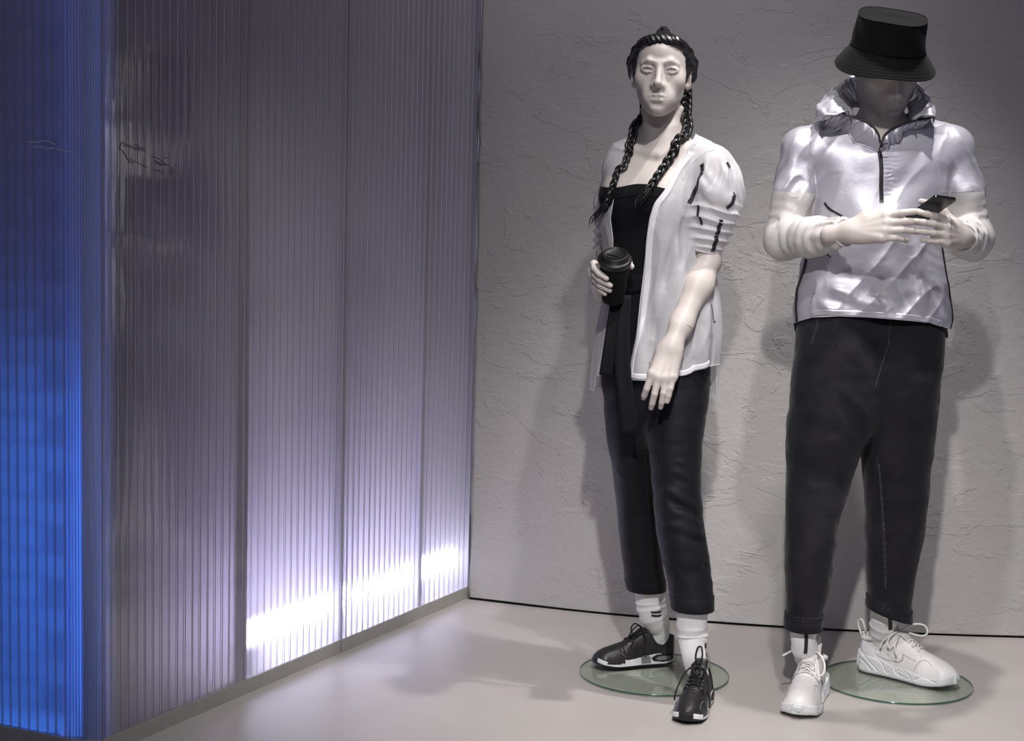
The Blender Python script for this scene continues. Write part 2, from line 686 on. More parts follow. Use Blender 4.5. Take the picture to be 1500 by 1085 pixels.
def plaster_material():
    m = mat('plaster', (0.50, 0.475, 0.475), 0.75, spec=0.25)
    N, Lk = nodes_of(m)
    b = N['Principled BSDF']
    tc = next(n for n in N if n.type == 'TEX_COORD')
    # trowel laps: terraces cut out of warped, rotated noise give the curved raised edges of hand-laid plaster
    warp = N.new('ShaderNodeTexNoise'); warp.inputs['Scale'].default_value = 2.4; warp.inputs['Detail'].default_value = 3
    Lk.new(tc.outputs['Object'], warp.inputs['Vector'])
    total = None
    for i, (rot, sc, nsc, lo, wd, amp) in enumerate(((0.9, (1.0, 1.0, 1.7), 3.4, 0.56, 0.014, 1.0), (-0.9, (1.0, 1.0, 1.8), 4.2, 0.62, 0.014, 1.0),
                                                      (1.3, (1.0, 1.0, 2.6), 6.0, 0.64, 0.02, 0.8), (0.4, (1.0, 1.0, 1.4), 7.5, 0.31, 0.02, -0.7), (-1.2, (1, 1, 3.0), 11.0, 0.67, 0.03, 0.6))):
        mp = N.new('ShaderNodeMapping'); mp.inputs['Rotation'].default_value = (0, rot, 0); mp.inputs['Scale'].default_value = sc
        mp.inputs['Location'].default_value = (i * 3.7, i * 1.3, i * 5.1)
        Lk.new(tc.outputs['Object'], mp.inputs[0])
        t = N.new('ShaderNodeTexNoise'); t.inputs['Scale'].default_value = nsc; t.inputs['Detail'].default_value = 5; t.inputs['Roughness'].default_value = 0.55
        t.inputs['Distortion'].default_value = 0.5
        Lk.new(mp.outputs[0], t.inputs['Vector'])
        r = N.new('ShaderNodeMapRange'); r.interpolation_type = 'SMOOTHSTEP'
        r.inputs[1].default_value = lo; r.inputs[2].default_value = lo + wd; r.inputs[3].default_value = 0; r.inputs[4].default_value = amp
        Lk.new(t.outputs[0], r.inputs[0])
        if total is None:
            total = r.outputs[0]
        else:
            a = N.new('ShaderNodeMath'); a.operation = 'ADD'
            Lk.new(total, a.inputs[0]); Lk.new(r.outputs[0], a.inputs[1]); total = a.outputs[0]
    # gentle unevenness and a fine grain
    g = N.new('ShaderNodeTexNoise'); g.inputs['Scale'].default_value = 130; g.inputs['Detail'].default_value = 4
    Lk.new(tc.outputs['Object'], g.inputs['Vector'])
    u = N.new('ShaderNodeTexNoise'); u.inputs['Scale'].default_value = 9; u.inputs['Detail'].default_value = 6; u.inputs['Roughness'].default_value = 0.7
    Lk.new(tc.outputs['Object'], u.inputs['Vector'])
    bu = N.new('ShaderNodeBump'); bu.inputs['Strength'].default_value = 0.65; bu.inputs['Distance'].default_value = 0.010
    Lk.new(u.outputs[0], bu.inputs['Height'])
    b1 = N.new('ShaderNodeBump'); b1.inputs['Strength'].default_value = 0.30; b1.inputs['Distance'].default_value = 0.003
    Lk.new(g.outputs[0], b1.inputs['Height']); Lk.new(bu.outputs[0], b1.inputs['Normal'])
    b2 = N.new('ShaderNodeBump'); b2.inputs['Strength'].default_value = 0.5; b2.inputs['Distance'].default_value = 0.0028
    Lk.new(total, b2.inputs['Height']); Lk.new(b1.outputs[0], b2.inputs['Normal'])
    Lk.new(b2.outputs[0], b.inputs['Normal'])
    return m


M = {}
M['plaster'] = plaster_material()
M['floor'] = mat('floor_paint', (0.50, 0.465, 0.44), 0.34, spec=0.45, bump=[('noise', 5.0, 0.15, 0.01), ('noise', 160.0, 0.05, 0.001)], vary=(3.0, 0.05))
M['trim'] = mat('trim_paint', (0.40, 0.385, 0.36), 0.45, bump=[('noise', (60, 60, 60), 0.1, 0.001)], vary=(20.0, 0.06))
M['void'] = mat('dark_gap', (0.01, 0.01, 0.01), 0.9)

# ---- layout measured on the floor
far_f = PF(685, 876.0); near_f = PF(202, 1085.0)
wu = (near_f - far_f); wu[2] = 0; wu /= np.linalg.norm(wu)          # along the translucent wall, towards the camera
wn = np.array([-wu[1], wu[0], 0.0])
if wn[0] < 0:
    wn = -wn                                                          # out of the wall, into the room
TRIM_H = 0.04
base = PF(355, 994.5, TRIM_H)
fw = far_f + wn * 0.0                                                 # front plane of the trim passes through here


def along(px, py, z):
    """distance along the wall front plane (from its far end) of the point seen at px,py on height z"""
    q = PF(px, py, z)
    return float((q - fw) @ wu)


seams = [along(685, 860, TRIM_H), along(613, 888.0, TRIM_H), along(494.5, 936.0, TRIM_H), along(353, 995.0, TRIM_H), along(150, 1082.0, TRIM_H)]
WALL_TOP = 2.7


def wp(s, off, z):
    q = fw + wu * s + wn * off
    return np.array([q[0], q[1], z])


corner = wp(seams[4], 0, 0)
cl = PF(0, 1063, TRIM_H) - PF(115, 1085, TRIM_H); cl[2] = 0; cl /= np.linalg.norm(cl)     # left face, running away from the corner
cn = np.array([cl[1], -cl[0], 0.0])
if cn[1] > 0:
    cn = -cn
cl0 = PF(115, 1085, TRIM_H); cl0[2] = 0
cstart = cl0 + cl * (float((corner - cl0) @ cl))


def lp(s, off, z):
    q = cstart + cl * s + cn * off
    return np.array([q[0], q[1], z])


def obox(pf, s0, s1, o0, o1, z0, z1):
    V = np.array([pf(s, o, z) for s in (s0, s1) for o in (o0, o1) for z in (z0, z1)])
    F = [[0, 1, 3, 2], [4, 6, 7, 5], [0, 4, 5, 1], [2, 3, 7, 6], [0, 2, 6, 4], [1, 5, 7, 3]]
    a = np.cross(V[4] - V[0], V[2] - V[0])
    if a[2] < 0:
        pass
    return V, F


def fixn(V, F):
    """orient every face of a closed convex piece outwards"""
    c = V.mean(0); G = []
    for f in F:
        q = V[f]
        n = np.cross(q[1] - q[0], q[2] - q[0])
        G.append(f if n @ (q.mean(0) - c) > 0 else f[::-1])
    return V, G


# ---- floor
mesh_obj('floor', *fixn(*box((-3.2, 1.2, -0.05), (3.4, 7.0, 0.0))), M['floor'], smooth=False, kind='structure')

# ---- plaster wall: gently curved in plan
wall_px = [(685, 876), (735, 882.2), (785, 887.8), (890, 899.3), (1040, 911.5), (1155, 919.3), (1350, 928.6), (1500, 933.0)]
wpts = np.array([PF(a, b + 1.0)[:2] for a, b in wall_px])
d0 = wpts[0] - wpts[1]; d0 /= np.linalg.norm(d0)
d1 = wpts[-1] - wpts[-2]; d1 /= np.linalg.norm(d1)
wpts = np.vstack([wpts, wpts[-1] + d1 * 0.5, wpts[-1] + d1 * 1.5])
plan = catmull(np.c_[wpts, np.zeros(len(wpts))], 90)[:, :2]
for _ in range(30):
    plan[1:-1] = 0.5 * plan[1:-1] + 0.25 * (plan[2:] + plan[:-2])
tg = np.gradient(plan, axis=0); tg /= np.linalg.norm(tg, axis=1)[:, None]
nn = np.c_[-tg[:, 1], tg[:, 0]]
nn[nn[:, 1] < 0] *= -1
zs = np.concatenate([[0.007, 0.010], np.linspace(0.05, WALL_TOP, 40)])
V = []
wob = lambda i, z: 0.004 * math.sin(z * 2.1 + i * 0.08) * math.sin(i * 0.11 + 1)
nz, npn = len(zs), len(plan)
for i in range(npn):
    for z in zs:
        jag = 0.0035 * math.sin(z * 41 + math.sin(z * 17) * 2) if i == 0 else 0.0
        q = plan[i] + nn[i] * wob(i, z) + tg[i] * (jag + 0.004)
        V.append((q[0], q[1], z))
F = [[i * nz + j, (i + 1) * nz + j, (i + 1) * nz + j + 1, i * nz + j + 1] for i in range(npn - 1) for j in range(nz - 1)]
nb = len(V)
for i in range(npn):
    for z in zs:
        q = plan[i] + nn[i] * 0.05
        V.append((q[0], q[1], z))
F += [[nb + i * nz + j, nb + i * nz + j + 1, nb + (i + 1) * nz + j + 1, nb + (i + 1) * nz + j] for i in range(npn - 1) for j in range(nz - 1)]
for j in range(nz - 1):
    F.append([j, j + 1, nb + j + 1, nb + j])
for i in range(npn - 1):
    F.append([i * nz, nb + i * nz, nb + (i + 1) * nz, (i + 1) * nz])
mesh_obj('wall_back', V, F, M['plaster'], kind='structure')
V = [(*(plan[i] + nn[i] * (0.02)), 0.0005) for i in range(npn)] + [(*(plan[i] + nn[i] * 0.02), 0.009) for i in range(npn)]
V += [(*(plan[i] - nn[i] * 0.002), 0.0005) for i in range(npn)]
F = [[i, i + 1, npn + i + 1, npn + i] for i in range(npn - 1)] + [[i + 1, i, 2 * npn + i, 2 * npn + i + 1] for i in range(npn - 1)]
mesh_obj('gap_shade', V, F, M['void'], kind='structure')  # shade of the gap under the wall, put in as a black strip


# ---- translucent wall of multiwall plastic sheets
def sheet_material(name, tint, see, glow, gloss, rough, blur):
    m = bpy.data.materials.new(name)
    m.use_nodes = True
    N, Lk = nodes_of(m)
    N.clear()
    out = N.new('ShaderNodeOutputMaterial')
    tl = N.new('ShaderNodeBsdfTranslucent'); tl.inputs[0].default_value = (*tint, 1)
    df = N.new('ShaderNodeBsdfDiffuse'); df.inputs[0].default_value = (*tint, 1)
    rf = N.new('ShaderNodeBsdfRefraction'); rf.inputs['Color'].default_value = (*tint, 1); rf.inputs['Roughness'].default_value = blur; rf.inputs['IOR'].default_value = 1.15
    gl = N.new('ShaderNodeBsdfAnisotropic'); gl.inputs['Roughness'].default_value = rough; gl.inputs[0].default_value = (0.93, 0.93, 0.97, 1)
    fr = N.new('ShaderNodeFresnel'); fr.inputs['IOR'].default_value = 1.6
    ml = N.new('ShaderNodeMath'); ml.operation = 'MULTIPLY'; ml.inputs[1].default_value = gloss
    Lk.new(fr.outputs[0], ml.inputs[0])
    a = N.new('ShaderNodeMixShader'); a.inputs[0].default_value = glow[0]
    Lk.new(df.outputs[0], a.inputs[1]); Lk.new(tl.outputs[0], a.inputs[2])
    c = N.new('ShaderNodeMixShader'); c.inputs[0].default_value = see
    Lk.new(a.outputs[0], c.inputs[1]); Lk.new(rf.outputs[0], c.inputs[2])
    e = N.new('ShaderNodeMixShader')
    Lk.new(ml.outputs[0], e.inputs[0]); Lk.new(c.outputs[0], e.inputs[1]); Lk.new(gl.outputs[0], e.inputs[2])
    Lk.new(e.outputs[0], out.inputs[0])
    # slight waviness between the ribs
    tc = N.new('ShaderNodeTexCoord')
    t = N.new('ShaderNodeTexNoise'); t.inputs['Scale'].default_value = 40; t.inputs['Detail'].default_value = 2
    mp = N.new('ShaderNodeMapping'); mp.inputs['Scale'].default_value = (1, 1, 0.25)
    Lk.new(tc.outputs['Object'], mp.inputs[0]); Lk.new(mp.outputs[0], t.inputs['Vector'])
    bp = N.new('ShaderNodeBump'); bp.inputs['Strength'].default_value = 0.12; bp.inputs['Distance'].default_value = 0.004
    Lk.new(t.outputs[0], bp.inputs['Height'])
    for n in (gl, rf):
        Lk.new(bp.outputs[0], n.inputs['Normal'])
    return m


M['sheet'] = sheet_material('multiwall_plastic', (0.68, 0.635, 0.68), 0.46, (0.62,), 2.3, 0.085, 0.75)
M['sheet_blue'] = sheet_material('multiwall_plastic_end', (0.72, 0.76, 0.88), 0.60, (0.75,), 0.8, 0.10, 0.45)
M['rib'] = mat('sheet_rib', (0.36, 0.34, 0.41), 0.35, spec=0.6)
M['rib_pale'] = mat('sheet_rib_clear', (0.72, 0.70, 0.78), 0.3, spec=0.6)
M['rib_end'] = sheet_material('sheet_rib_end', (0.86, 0.88, 0.96), 0.0, (0.75,), 0.6, 0.2, 0.3)
M['stud'] = mat('stud_profile', (0.46, 0.45, 0.66), 0.4)
M['backing'] = mat('cavity_backing', (0.60, 0.55, 0.66), 0.85)
M['brick'] = mat('dark_brick', (0.22, 0.17, 0.16), 0.85, bump=[('noise', 60, 0.5, 0.004)], vary=(9, 0.35))
M['mortar'] = mat('mortar', (0.07, 0.06, 0.06), 0.9)

wl = bpy.data.objects.new('wall_left', None)
wl.location = [float(v) for v in wp(0, 0, 0)]
link(wl, kind='structure')
SH_OFF = -0.006                                       # sheet face sits just behind the trim face
tilt = [0.0, 0.004, -0.003, 0.0]


def wavy_skin(pf, s0, s1, off, z0, z1, pitch, amp, lean=0.0, flip=False):
    """outer skin of a multiwall sheet, very slightly bellied between its ribs"""
    n = max(2, int(round((s1 - s0) / pitch))) * 4
    ss = np.linspace(s0, s1, n + 1)
    V = []
    for i, s in enumerate(ss):
        o = off + amp * (0.5 - 0.5 * math.cos(2 * PI * i / 4)) + lean * (s - s0)
        V += [pf(s, o, z0), pf(s, o, z1)]
    F = [[2 * i, 2 * i + 2, 2 * i + 3, 2 * i + 1] for i in range(n)]
    if flip:
        F = [f[::-1] for f in F]
    return np.array(V), F


names = ['panel'] * 4
rs = np.random.RandomState(3)
for k in range(4):
    s0, s1 = seams[k] + (0.002 if k else -0.017), seams[k + 1] - 0.002
    V, F = wavy_skin(wp, s0, s1, SH_OFF, TRIM_H - 0.02, WALL_TOP, 0.032, 0.0003, tilt[k])
    n = np.cross(V[2] - V[0], V[3] - V[0])
    if n @ wn < 0:
        F = [f[::-1] for f in F]
    pn = mesh_obj('panel', V, F, M['sheet'], wl)
    # ribs that stand inside the sheet, a thin dark web every 32 mm with a clear one beside it
    nr = int(round((s1 - s0) / 0.032))
    dark, clear = [], []
    for i in range(nr + 1):
        s = s0 + (s1 - s0) * i / nr + rs.uniform(-0.001, 0.001)
        w = rs.uniform(0.0006, 0.0013)
        dark.append(fixn(*obox(wp, s - w, s + w, SH_OFF - 0.0006, SH_OFF + 0.0008 + tilt[k] * (s - s0), TRIM_H - 0.02, WALL_TOP)))
        if i < nr:
            s2 = s + 0.0045 + rs.uniform(0, 0.004)
            clear.append(fixn(*obox(wp, s2 - 0.0007, s2 + 0.0007, SH_OFF - 0.0006, SH_OFF + 0.0010 + tilt[k] * (s - s0), TRIM_H - 0.02, WALL_TOP)))
    r1 = mesh_obj('ribs', *join(dark), M['rib'], pn, smooth=False, kind='stuff')
    r2 = mesh_obj('clear_ribs', *join(clear), M['rib_pale'], pn, smooth=False, kind='stuff')
# studs behind the seams
for k in (1, 2, 3):
    s = seams[k]
    mesh_obj('stud', *fixn(*obox(wp, s - 0.020, s + 0.004, -0.045, -0.012, 0, WALL_TOP)), M['stud'], wl, smooth=False)
# cavity behind: backing board, cool light tube on the ground, baffle added to block blue light
CAV = 0.32
mesh_obj('backing_board', *fixn(*obox(wp, seams[0] - 0.25, seams[4] - 0.30, -CAV - 0.02, -CAV, 0, WALL_TOP)), M['backing'], wl, smooth=False)
pa, pb = wp(seams[4] - 0.012, -0.060, 0), wp(seams[4] - 0.30, -CAV, 0)
pd = (pb - pa) / np.linalg.norm(pb - pa); pq = np.array([-pd[1], pd[0], 0]) * 0.005
V = np.array([e_ + sg * pq + np.array([0, 0, z_]) for e_ in (pa, pb) for sg in (-1, 1) for z_ in (0.0, WALL_TOP)])
mesh_obj('blue_baffle', *fixn(V, [[0, 1, 3, 2], [4, 6, 7, 5], [0, 4, 5, 1], [2, 3, 7, 6], [0, 2, 6, 4], [1, 5, 7, 3]]), M['backing'], wl, smooth=False)
M['led'] = emit('cool_tube_light', (0.72, 0.76, 1.0), LED_POWER)
tubeV, tubeF = tube(np.array([wp(seams[0] - 0.02, -0.10, 0.130), wp((seams[0] + seams[3]) / 2, -0.10, 0.130), wp(seams[3] - 0.10, -0.10, 0.130)]), 0.028, 12)
lt = mesh_obj('light_tube', tubeV, tubeF, M['led'], wl, label='cool white light tube glowing behind the sheets')
for s in (seams[0] + 0.1, seams[2], seams[3] - 0.12):
    mesh_obj('tube_bracket', *fixn(*obox(wp, s - 0.012, s + 0.012, -0.12, -0.08, 0.0, 0.104)), M['trim'], lt, smooth=False)

# ---- the left face of the box (turns away at the corner) with dark brickwork behind
we = bpy.data.objects.new('wall_end', None)
we.location = [float(v) for v in lp(0, 0, 0)]
link(we, kind='structure')
LEN_E = 0.62
V, F = wavy_skin(lp, 0.075, LEN_E, SH_OFF, TRIM_H - 0.02, WALL_TOP, 0.030, 0.0006)
n = np.cross(V[2] - V[0], V[3] - V[0])
if n @ cn < 0:
    F = [f[::-1] for f in F]
pn = mesh_obj('panel', V, F, M['sheet_blue'], we)
rr = []
for i in range(19):
    s = 0.09 + 0.0275 * i + rs.uniform(-0.002, 0.002)
    w = rs.uniform(0.0007, 0.0012)
    rr.append(fixn(*obox(lp, s - w, s + w, SH_OFF - 0.001, SH_OFF + 0.0008, TRIM_H - 0.02, WALL_TOP)))
    rr.append(fixn(*obox(lp, s + 0.0035, s + 0.0048, SH_OFF - 0.001, SH_OFF + 0.0008, TRIM_H - 0.02, WALL_TOP)))
mesh_obj('ribs', *join(rr), M['rib_end'], pn, smooth=False, kind='stuff')
# rounded corner profile: closely folded sheet edges
rr = []
cpath = []
for t in np.linspace(0, 1, 22):
    a = lp(0.085, SH_OFF, 0); b = lp(-0.005, SH_OFF, 0); c = wp(seams[4] - 0.012, SH_OFF + 0.001, 0)
    cpath.append((1 - t) ** 2 * a + 2 * t * (1 - t) * (0.75 * b + 0.25 * (a + c) / 2) + t * t * c)
cpath = np.array(cpath)
V = np.array([[p_[0], p_[1], z] for p_ in cpath for z in (TRIM_H - 0.02, WALL_TOP)])
F = [[2 * i, 2 * i + 2, 2 * i + 3, 2 * i + 1] for i in range(len(cpath) - 1)]
n = np.cross(V[2] - V[0], V[3] - V[0])
if n @ cn < 0:
    F = [f[::-1] for f in F]
cp = mesh_obj('corner_profile', V, F, M['sheet_blue'], we)
for t in np.linspace(1, 20, 16):
    i = int(t); q = cpath[i] + (cpath[i + 1] - cpath[i]) * (t - i)
    w = rs.uniform(0.0005, 0.0013)
    V, F = tube(np.array([[q[0], q[1], TRIM_H - 0.02], [q[0], q[1], 1.3], [q[0], q[1], WALL_TOP]]), w, 6)
    rr.append((V, F))
mesh_obj('ribs', *join(rr), M['rib_end'], cp, kind='stuff')
# brick wall inside
BR = -0.30
bw = mesh_obj('brick_backing', *fixn(*obox(lp, 0.255, 1.1, BR - 0.12, BR - 0.004, 0, WALL_TOP)), M['mortar'], we, smooth=False)
bmesh_shared = None
course = 0.071
for r in range(int(WALL_TOP / course)):
    for c in range(5):
        s = 0.02 + c * 0.215 + (0.107 if r % 2 else 0) - 0.1
        g = 0.006
        q0 = (s + g, s + 0.215 - g); z0 = r * course
        if (lp(q0[0], BR, 0) - fw) @ wn > -0.07 or q0[0] < 0.24:
            continue
        V, F = fixn(*obox(lp, q0[0], q0[1], BR - 0.02, BR + rs.uniform(0.0, 0.010), z0 + g, z0 + course - g))
        if bmesh_shared is None or (r < 1):
            bo = mesh_obj('brick', V, F, M['brick'], bw, smooth=False)
            bmesh_shared = bo
            bs = (s, z0)
        else:
            bo = bmesh_shared.copy()
            dlt = cl * (s - bs[0]) + cn * rs.uniform(0, 0.008)
            bo.location = [float(bmesh_shared.location[0] + dlt[0]), float(bmesh_shared.location[1] + dlt[1]), float(bmesh_shared.location[2] + z0 - bs[1])]
            C.objects.link(bo)
# added unseen area lamps wash the brickwork blue low down, weakly above
for nm, z0, z1, pw, colr in (('blue_cavity_fill', 0.02, 0.90, BLUE_POWER, (0.05, 0.25, 1.0)), ('dim_cavity_fill', 0.92, 2.5, BLUE_POWER * 0.10, (0.42, 0.36, 0.9))):
    bl = bpy.data.lights.new(nm, 'AREA')
    bl.shape = 'RECTANGLE'; bl.size = 0.42; bl.size_y = z1 - z0
    bl.energy = pw; bl.color = colr
    blo = bpy.data.objects.new(nm, bl); C.objects.link(blo)
    q = lp(0.36, -0.02, 0.5 * (z0 + z1))
    blo.location = [float(v) for v in q]
    blo.rotation_euler = Vector([float(v) for v in -cn]).to_track_quat('-Z', 'Y').to_euler()

# added pale reflector and hidden strip lamp, put in to brighten the corner
M['reflector'] = mat('corner_reflector', (0.50, 0.54, 0.66), 0.5)
pv = np.array([lp(0.075, -0.055, 0), wp(seams[4] - 0.035, -0.05, 0)])
V, F = [], []
pdir = pv[1] - pv[0]; pdir /= np.linalg.norm(pdir); pnn = np.array([-pdir[1], pdir[0], 0])
V = np.array([b_ + pnn * o_ + np.array([0, 0, z_]) for b_ in pv for o_ in (-0.008, 0.008) for z_ in (0.0, WALL_TOP)])
mesh_obj('corner_reflector', *fixn(V, [[0, 1, 3, 2], [4, 6, 7, 5], [0, 4, 5, 1], [2, 3, 7, 6], [0, 2, 6, 4], [1, 5, 7, 3]]), M['reflector'], we, smooth=False)
bl = bpy.data.lights.new('corner_fill', 'AREA'); bl.shape = 'RECTANGLE'; bl.size = 0.02; bl.size_y = 2.5; bl.energy = BLUE_POWER * 0.14; bl.color = (0.22, 0.32, 1.0)
blo = bpy.data.objects.new('corner_fill', bl); C.objects.link(blo)
blo.location = [float(v) for v in lp(0.115, -0.022, 1.26)]
blo.rotation_euler = Vector([float(v) for v in (-cl * 0.72 - cn * 0.69)]).to_track_quat('-Z', 'Y').to_euler()

# ---- base trims
tb = mesh_obj('baseboard_left', *fixn(*obox(wp, seams[0] - 0.02, seams[2] - 0.004, -0.03, 0.0, 0, TRIM_H)), M['trim'], smooth=False, kind='structure')
tb2 = mesh_obj('baseboard_left', *fixn(*obox(wp, seams[2] + 0.004, seams[4] + 0.004, -0.03, 0.0, 0, TRIM_H)), M['trim'], smooth=False, kind='structure')
mesh_obj('baseboard_end', *fixn(*obox(lp, 0.0, LEN_E, -0.03, 0.0, 0, TRIM_H)), M['trim'], smooth=False, kind='structure')


# ---- scuffs and tape residue on the sheets
M['scuff'] = mat('scuff', (0.10, 0.085, 0.085), 0.6)
M['residue'] = sheet_material('tape_residue', (0.92, 0.96, 1.0), 0.0, (0.6,), 0.8, 0.2, 0.3)


def on_sheet(px, py, off=0.0016):
    d = P(px, py, 4.0) - np.array([0, 0, CAM_H])
    o = np.array([0, 0, CAM_H])
    q0 = wp(0, SH_OFF + off, 0)
    t = ((q0 - o) @ wn) / (d @ wn)
    return o + d * t


def on_end(px, py, off=0.002):
    d = P(px, py, 4.0) - np.array([0, 0, CAM_H])
    o = np.array([0, 0, CAM_H])
    q0 = lp(0, SH_OFF + off, 0)
    t = ((q0 - o) @ cn) / (d @ cn)
    return o + d * t


sc = []
for pl in ([(178, 208), (190, 213), (205, 218), (213, 222)], [(181, 213), (192, 216), (204, 221)], [(180, 221), (186, 231), (190, 237), (196, 239)], [(178, 209), (176, 218), (182, 222)],
           [(190, 233), (205, 240), (217, 246)], [(222, 229), (232, 232), (240, 238), (244, 242)], [(226, 234), (236, 240), (248, 241)], [(228, 238), (238, 243)], [(251, 244), (254, 250), (251, 257)], [(249, 248), (250, 254)],
           [(227, 249), (234, 251)], [(236, 252), (242, 256)], [(196, 211), (204, 214)], [(206, 216), (212, 217)], [(240, 232), (246, 231)]):
    sc.append(tube(resample(catmull([on_sheet(*q) for q in pl], 16), 0.004), 0.0009, 5))
mesh_obj('scuff_marks', *join(sc), M['scuff'], wl, label='grey scuff marks on the ribbed sheet')
sc = []
for pl, r in (([(41, 208), (55, 208), (66, 206), (76, 209), (83, 213)], 0.0014), ([(48, 215), (62, 215), (70, 218), (80, 217), (95, 221), (111, 224)], 0.0014), ([(31, 216), (34, 206), (40, 201)], 0.0004),
              ([(44, 200), (50, 200)], 0.0005), ([(53, 200), (58, 200)], 0.0005), ([(30, 219), (36, 226), (43, 229)], 0.0005), ([(44, 226), (52, 227), (58, 229)], 0.0005), ([(110, 215), (112, 215)], 0.0008)):
    sc.append(tube(resample(catmull([on_end(*q) for q in pl], 20), 0.004), r, 5))
sc.append(tube(resample(catmull([on_end(86 + 3 * math.cos(t), 388 + 3 * math.sin(t)) for t in np.linspace(0, 2 * PI, 14)], 24), 0.003), 0.0009, 5))
mesh_obj('tape_residue', *join(sc), M['residue'], we, label='thin bright scratches left by tape on the blue sheet')

# ---- glass discs the mannequins stand on
def thin_glass(name, tint):
    m = bpy.data.materials.new(name); m.use_nodes = True
    N, Lk = nodes_of(m); N.clear()
    t = N.new('ShaderNodeBsdfTransparent'); t.inputs[0].default_value = (*tint, 1)
    g = N.new('ShaderNodeBsdfAnisotropic'); g.inputs['Roughness'].default_value = 0.02
    f = N.new('ShaderNodeFresnel'); f.inputs[0].default_value = 1.5
    x = N.new('ShaderNodeMixShader'); o = N.new('ShaderNodeOutputMaterial')
    gm = N.new('ShaderNodeNewGeometry'); iv = N.new('ShaderNodeMath'); iv.operation = 'SUBTRACT'; iv.inputs[0].default_value = 1.0
    Lk.new(gm.outputs['Backfacing'], iv.inputs[1]); mu = N.new('ShaderNodeMath'); mu.operation = 'MULTIPLY'
    Lk.new(iv.outputs[0], mu.inputs[0]); Lk.new(f.outputs[0], mu.inputs[1]); Lk.new(mu.outputs[0], x.inputs[0]); Lk.new(t.outputs[0], x.inputs[1]); Lk.new(g.outputs[0], x.inputs[2]); Lk.new(x.outputs[0], o.inputs[0])
    return m


M['glass'] = thin_glass('disc_glass', (0.925, 0.96, 0.925))
M['glass_edge'] = mat('disc_edge', (0.05, 0.11, 0.085), 0.12, spec=0.7)


def disc(px, py, r, label):
    c = PF(px, py, 0.0)
    th, b = 0.008, 0.0015
    z0 = 0.002
    V, F = lathe([(r - b, z0), (r, z0 + b), (r, z0 + th - b), (r - b, z0 + th)], (c[0], c[1], 0), 96)
    o = mesh_obj('glass_disc', V, F, M['glass'], None, smooth=False, label=label, cat='glass base', group='round glass bases under the mannequins')
    V, F = lathe([(r - 0.0004, z0 + b), (r + 0.0003, z0 + b), (r + 0.0003, z0 + th - b), (r - 0.0004, z0 + th - b)], (c[0], c[1], 0), 96)
    mesh_obj('edge_band', V, F[:-2], M['glass_edge'], o)
    return c


DISC_TOP = 0.010
disc_w = disc(958, 988.5, 0.216, 'round glass base under the black sneakers of the woman mannequin')
disc_m = disc(1312, 1000.5, 0.216, 'round glass base under the white sneaker of the hooded mannequin')

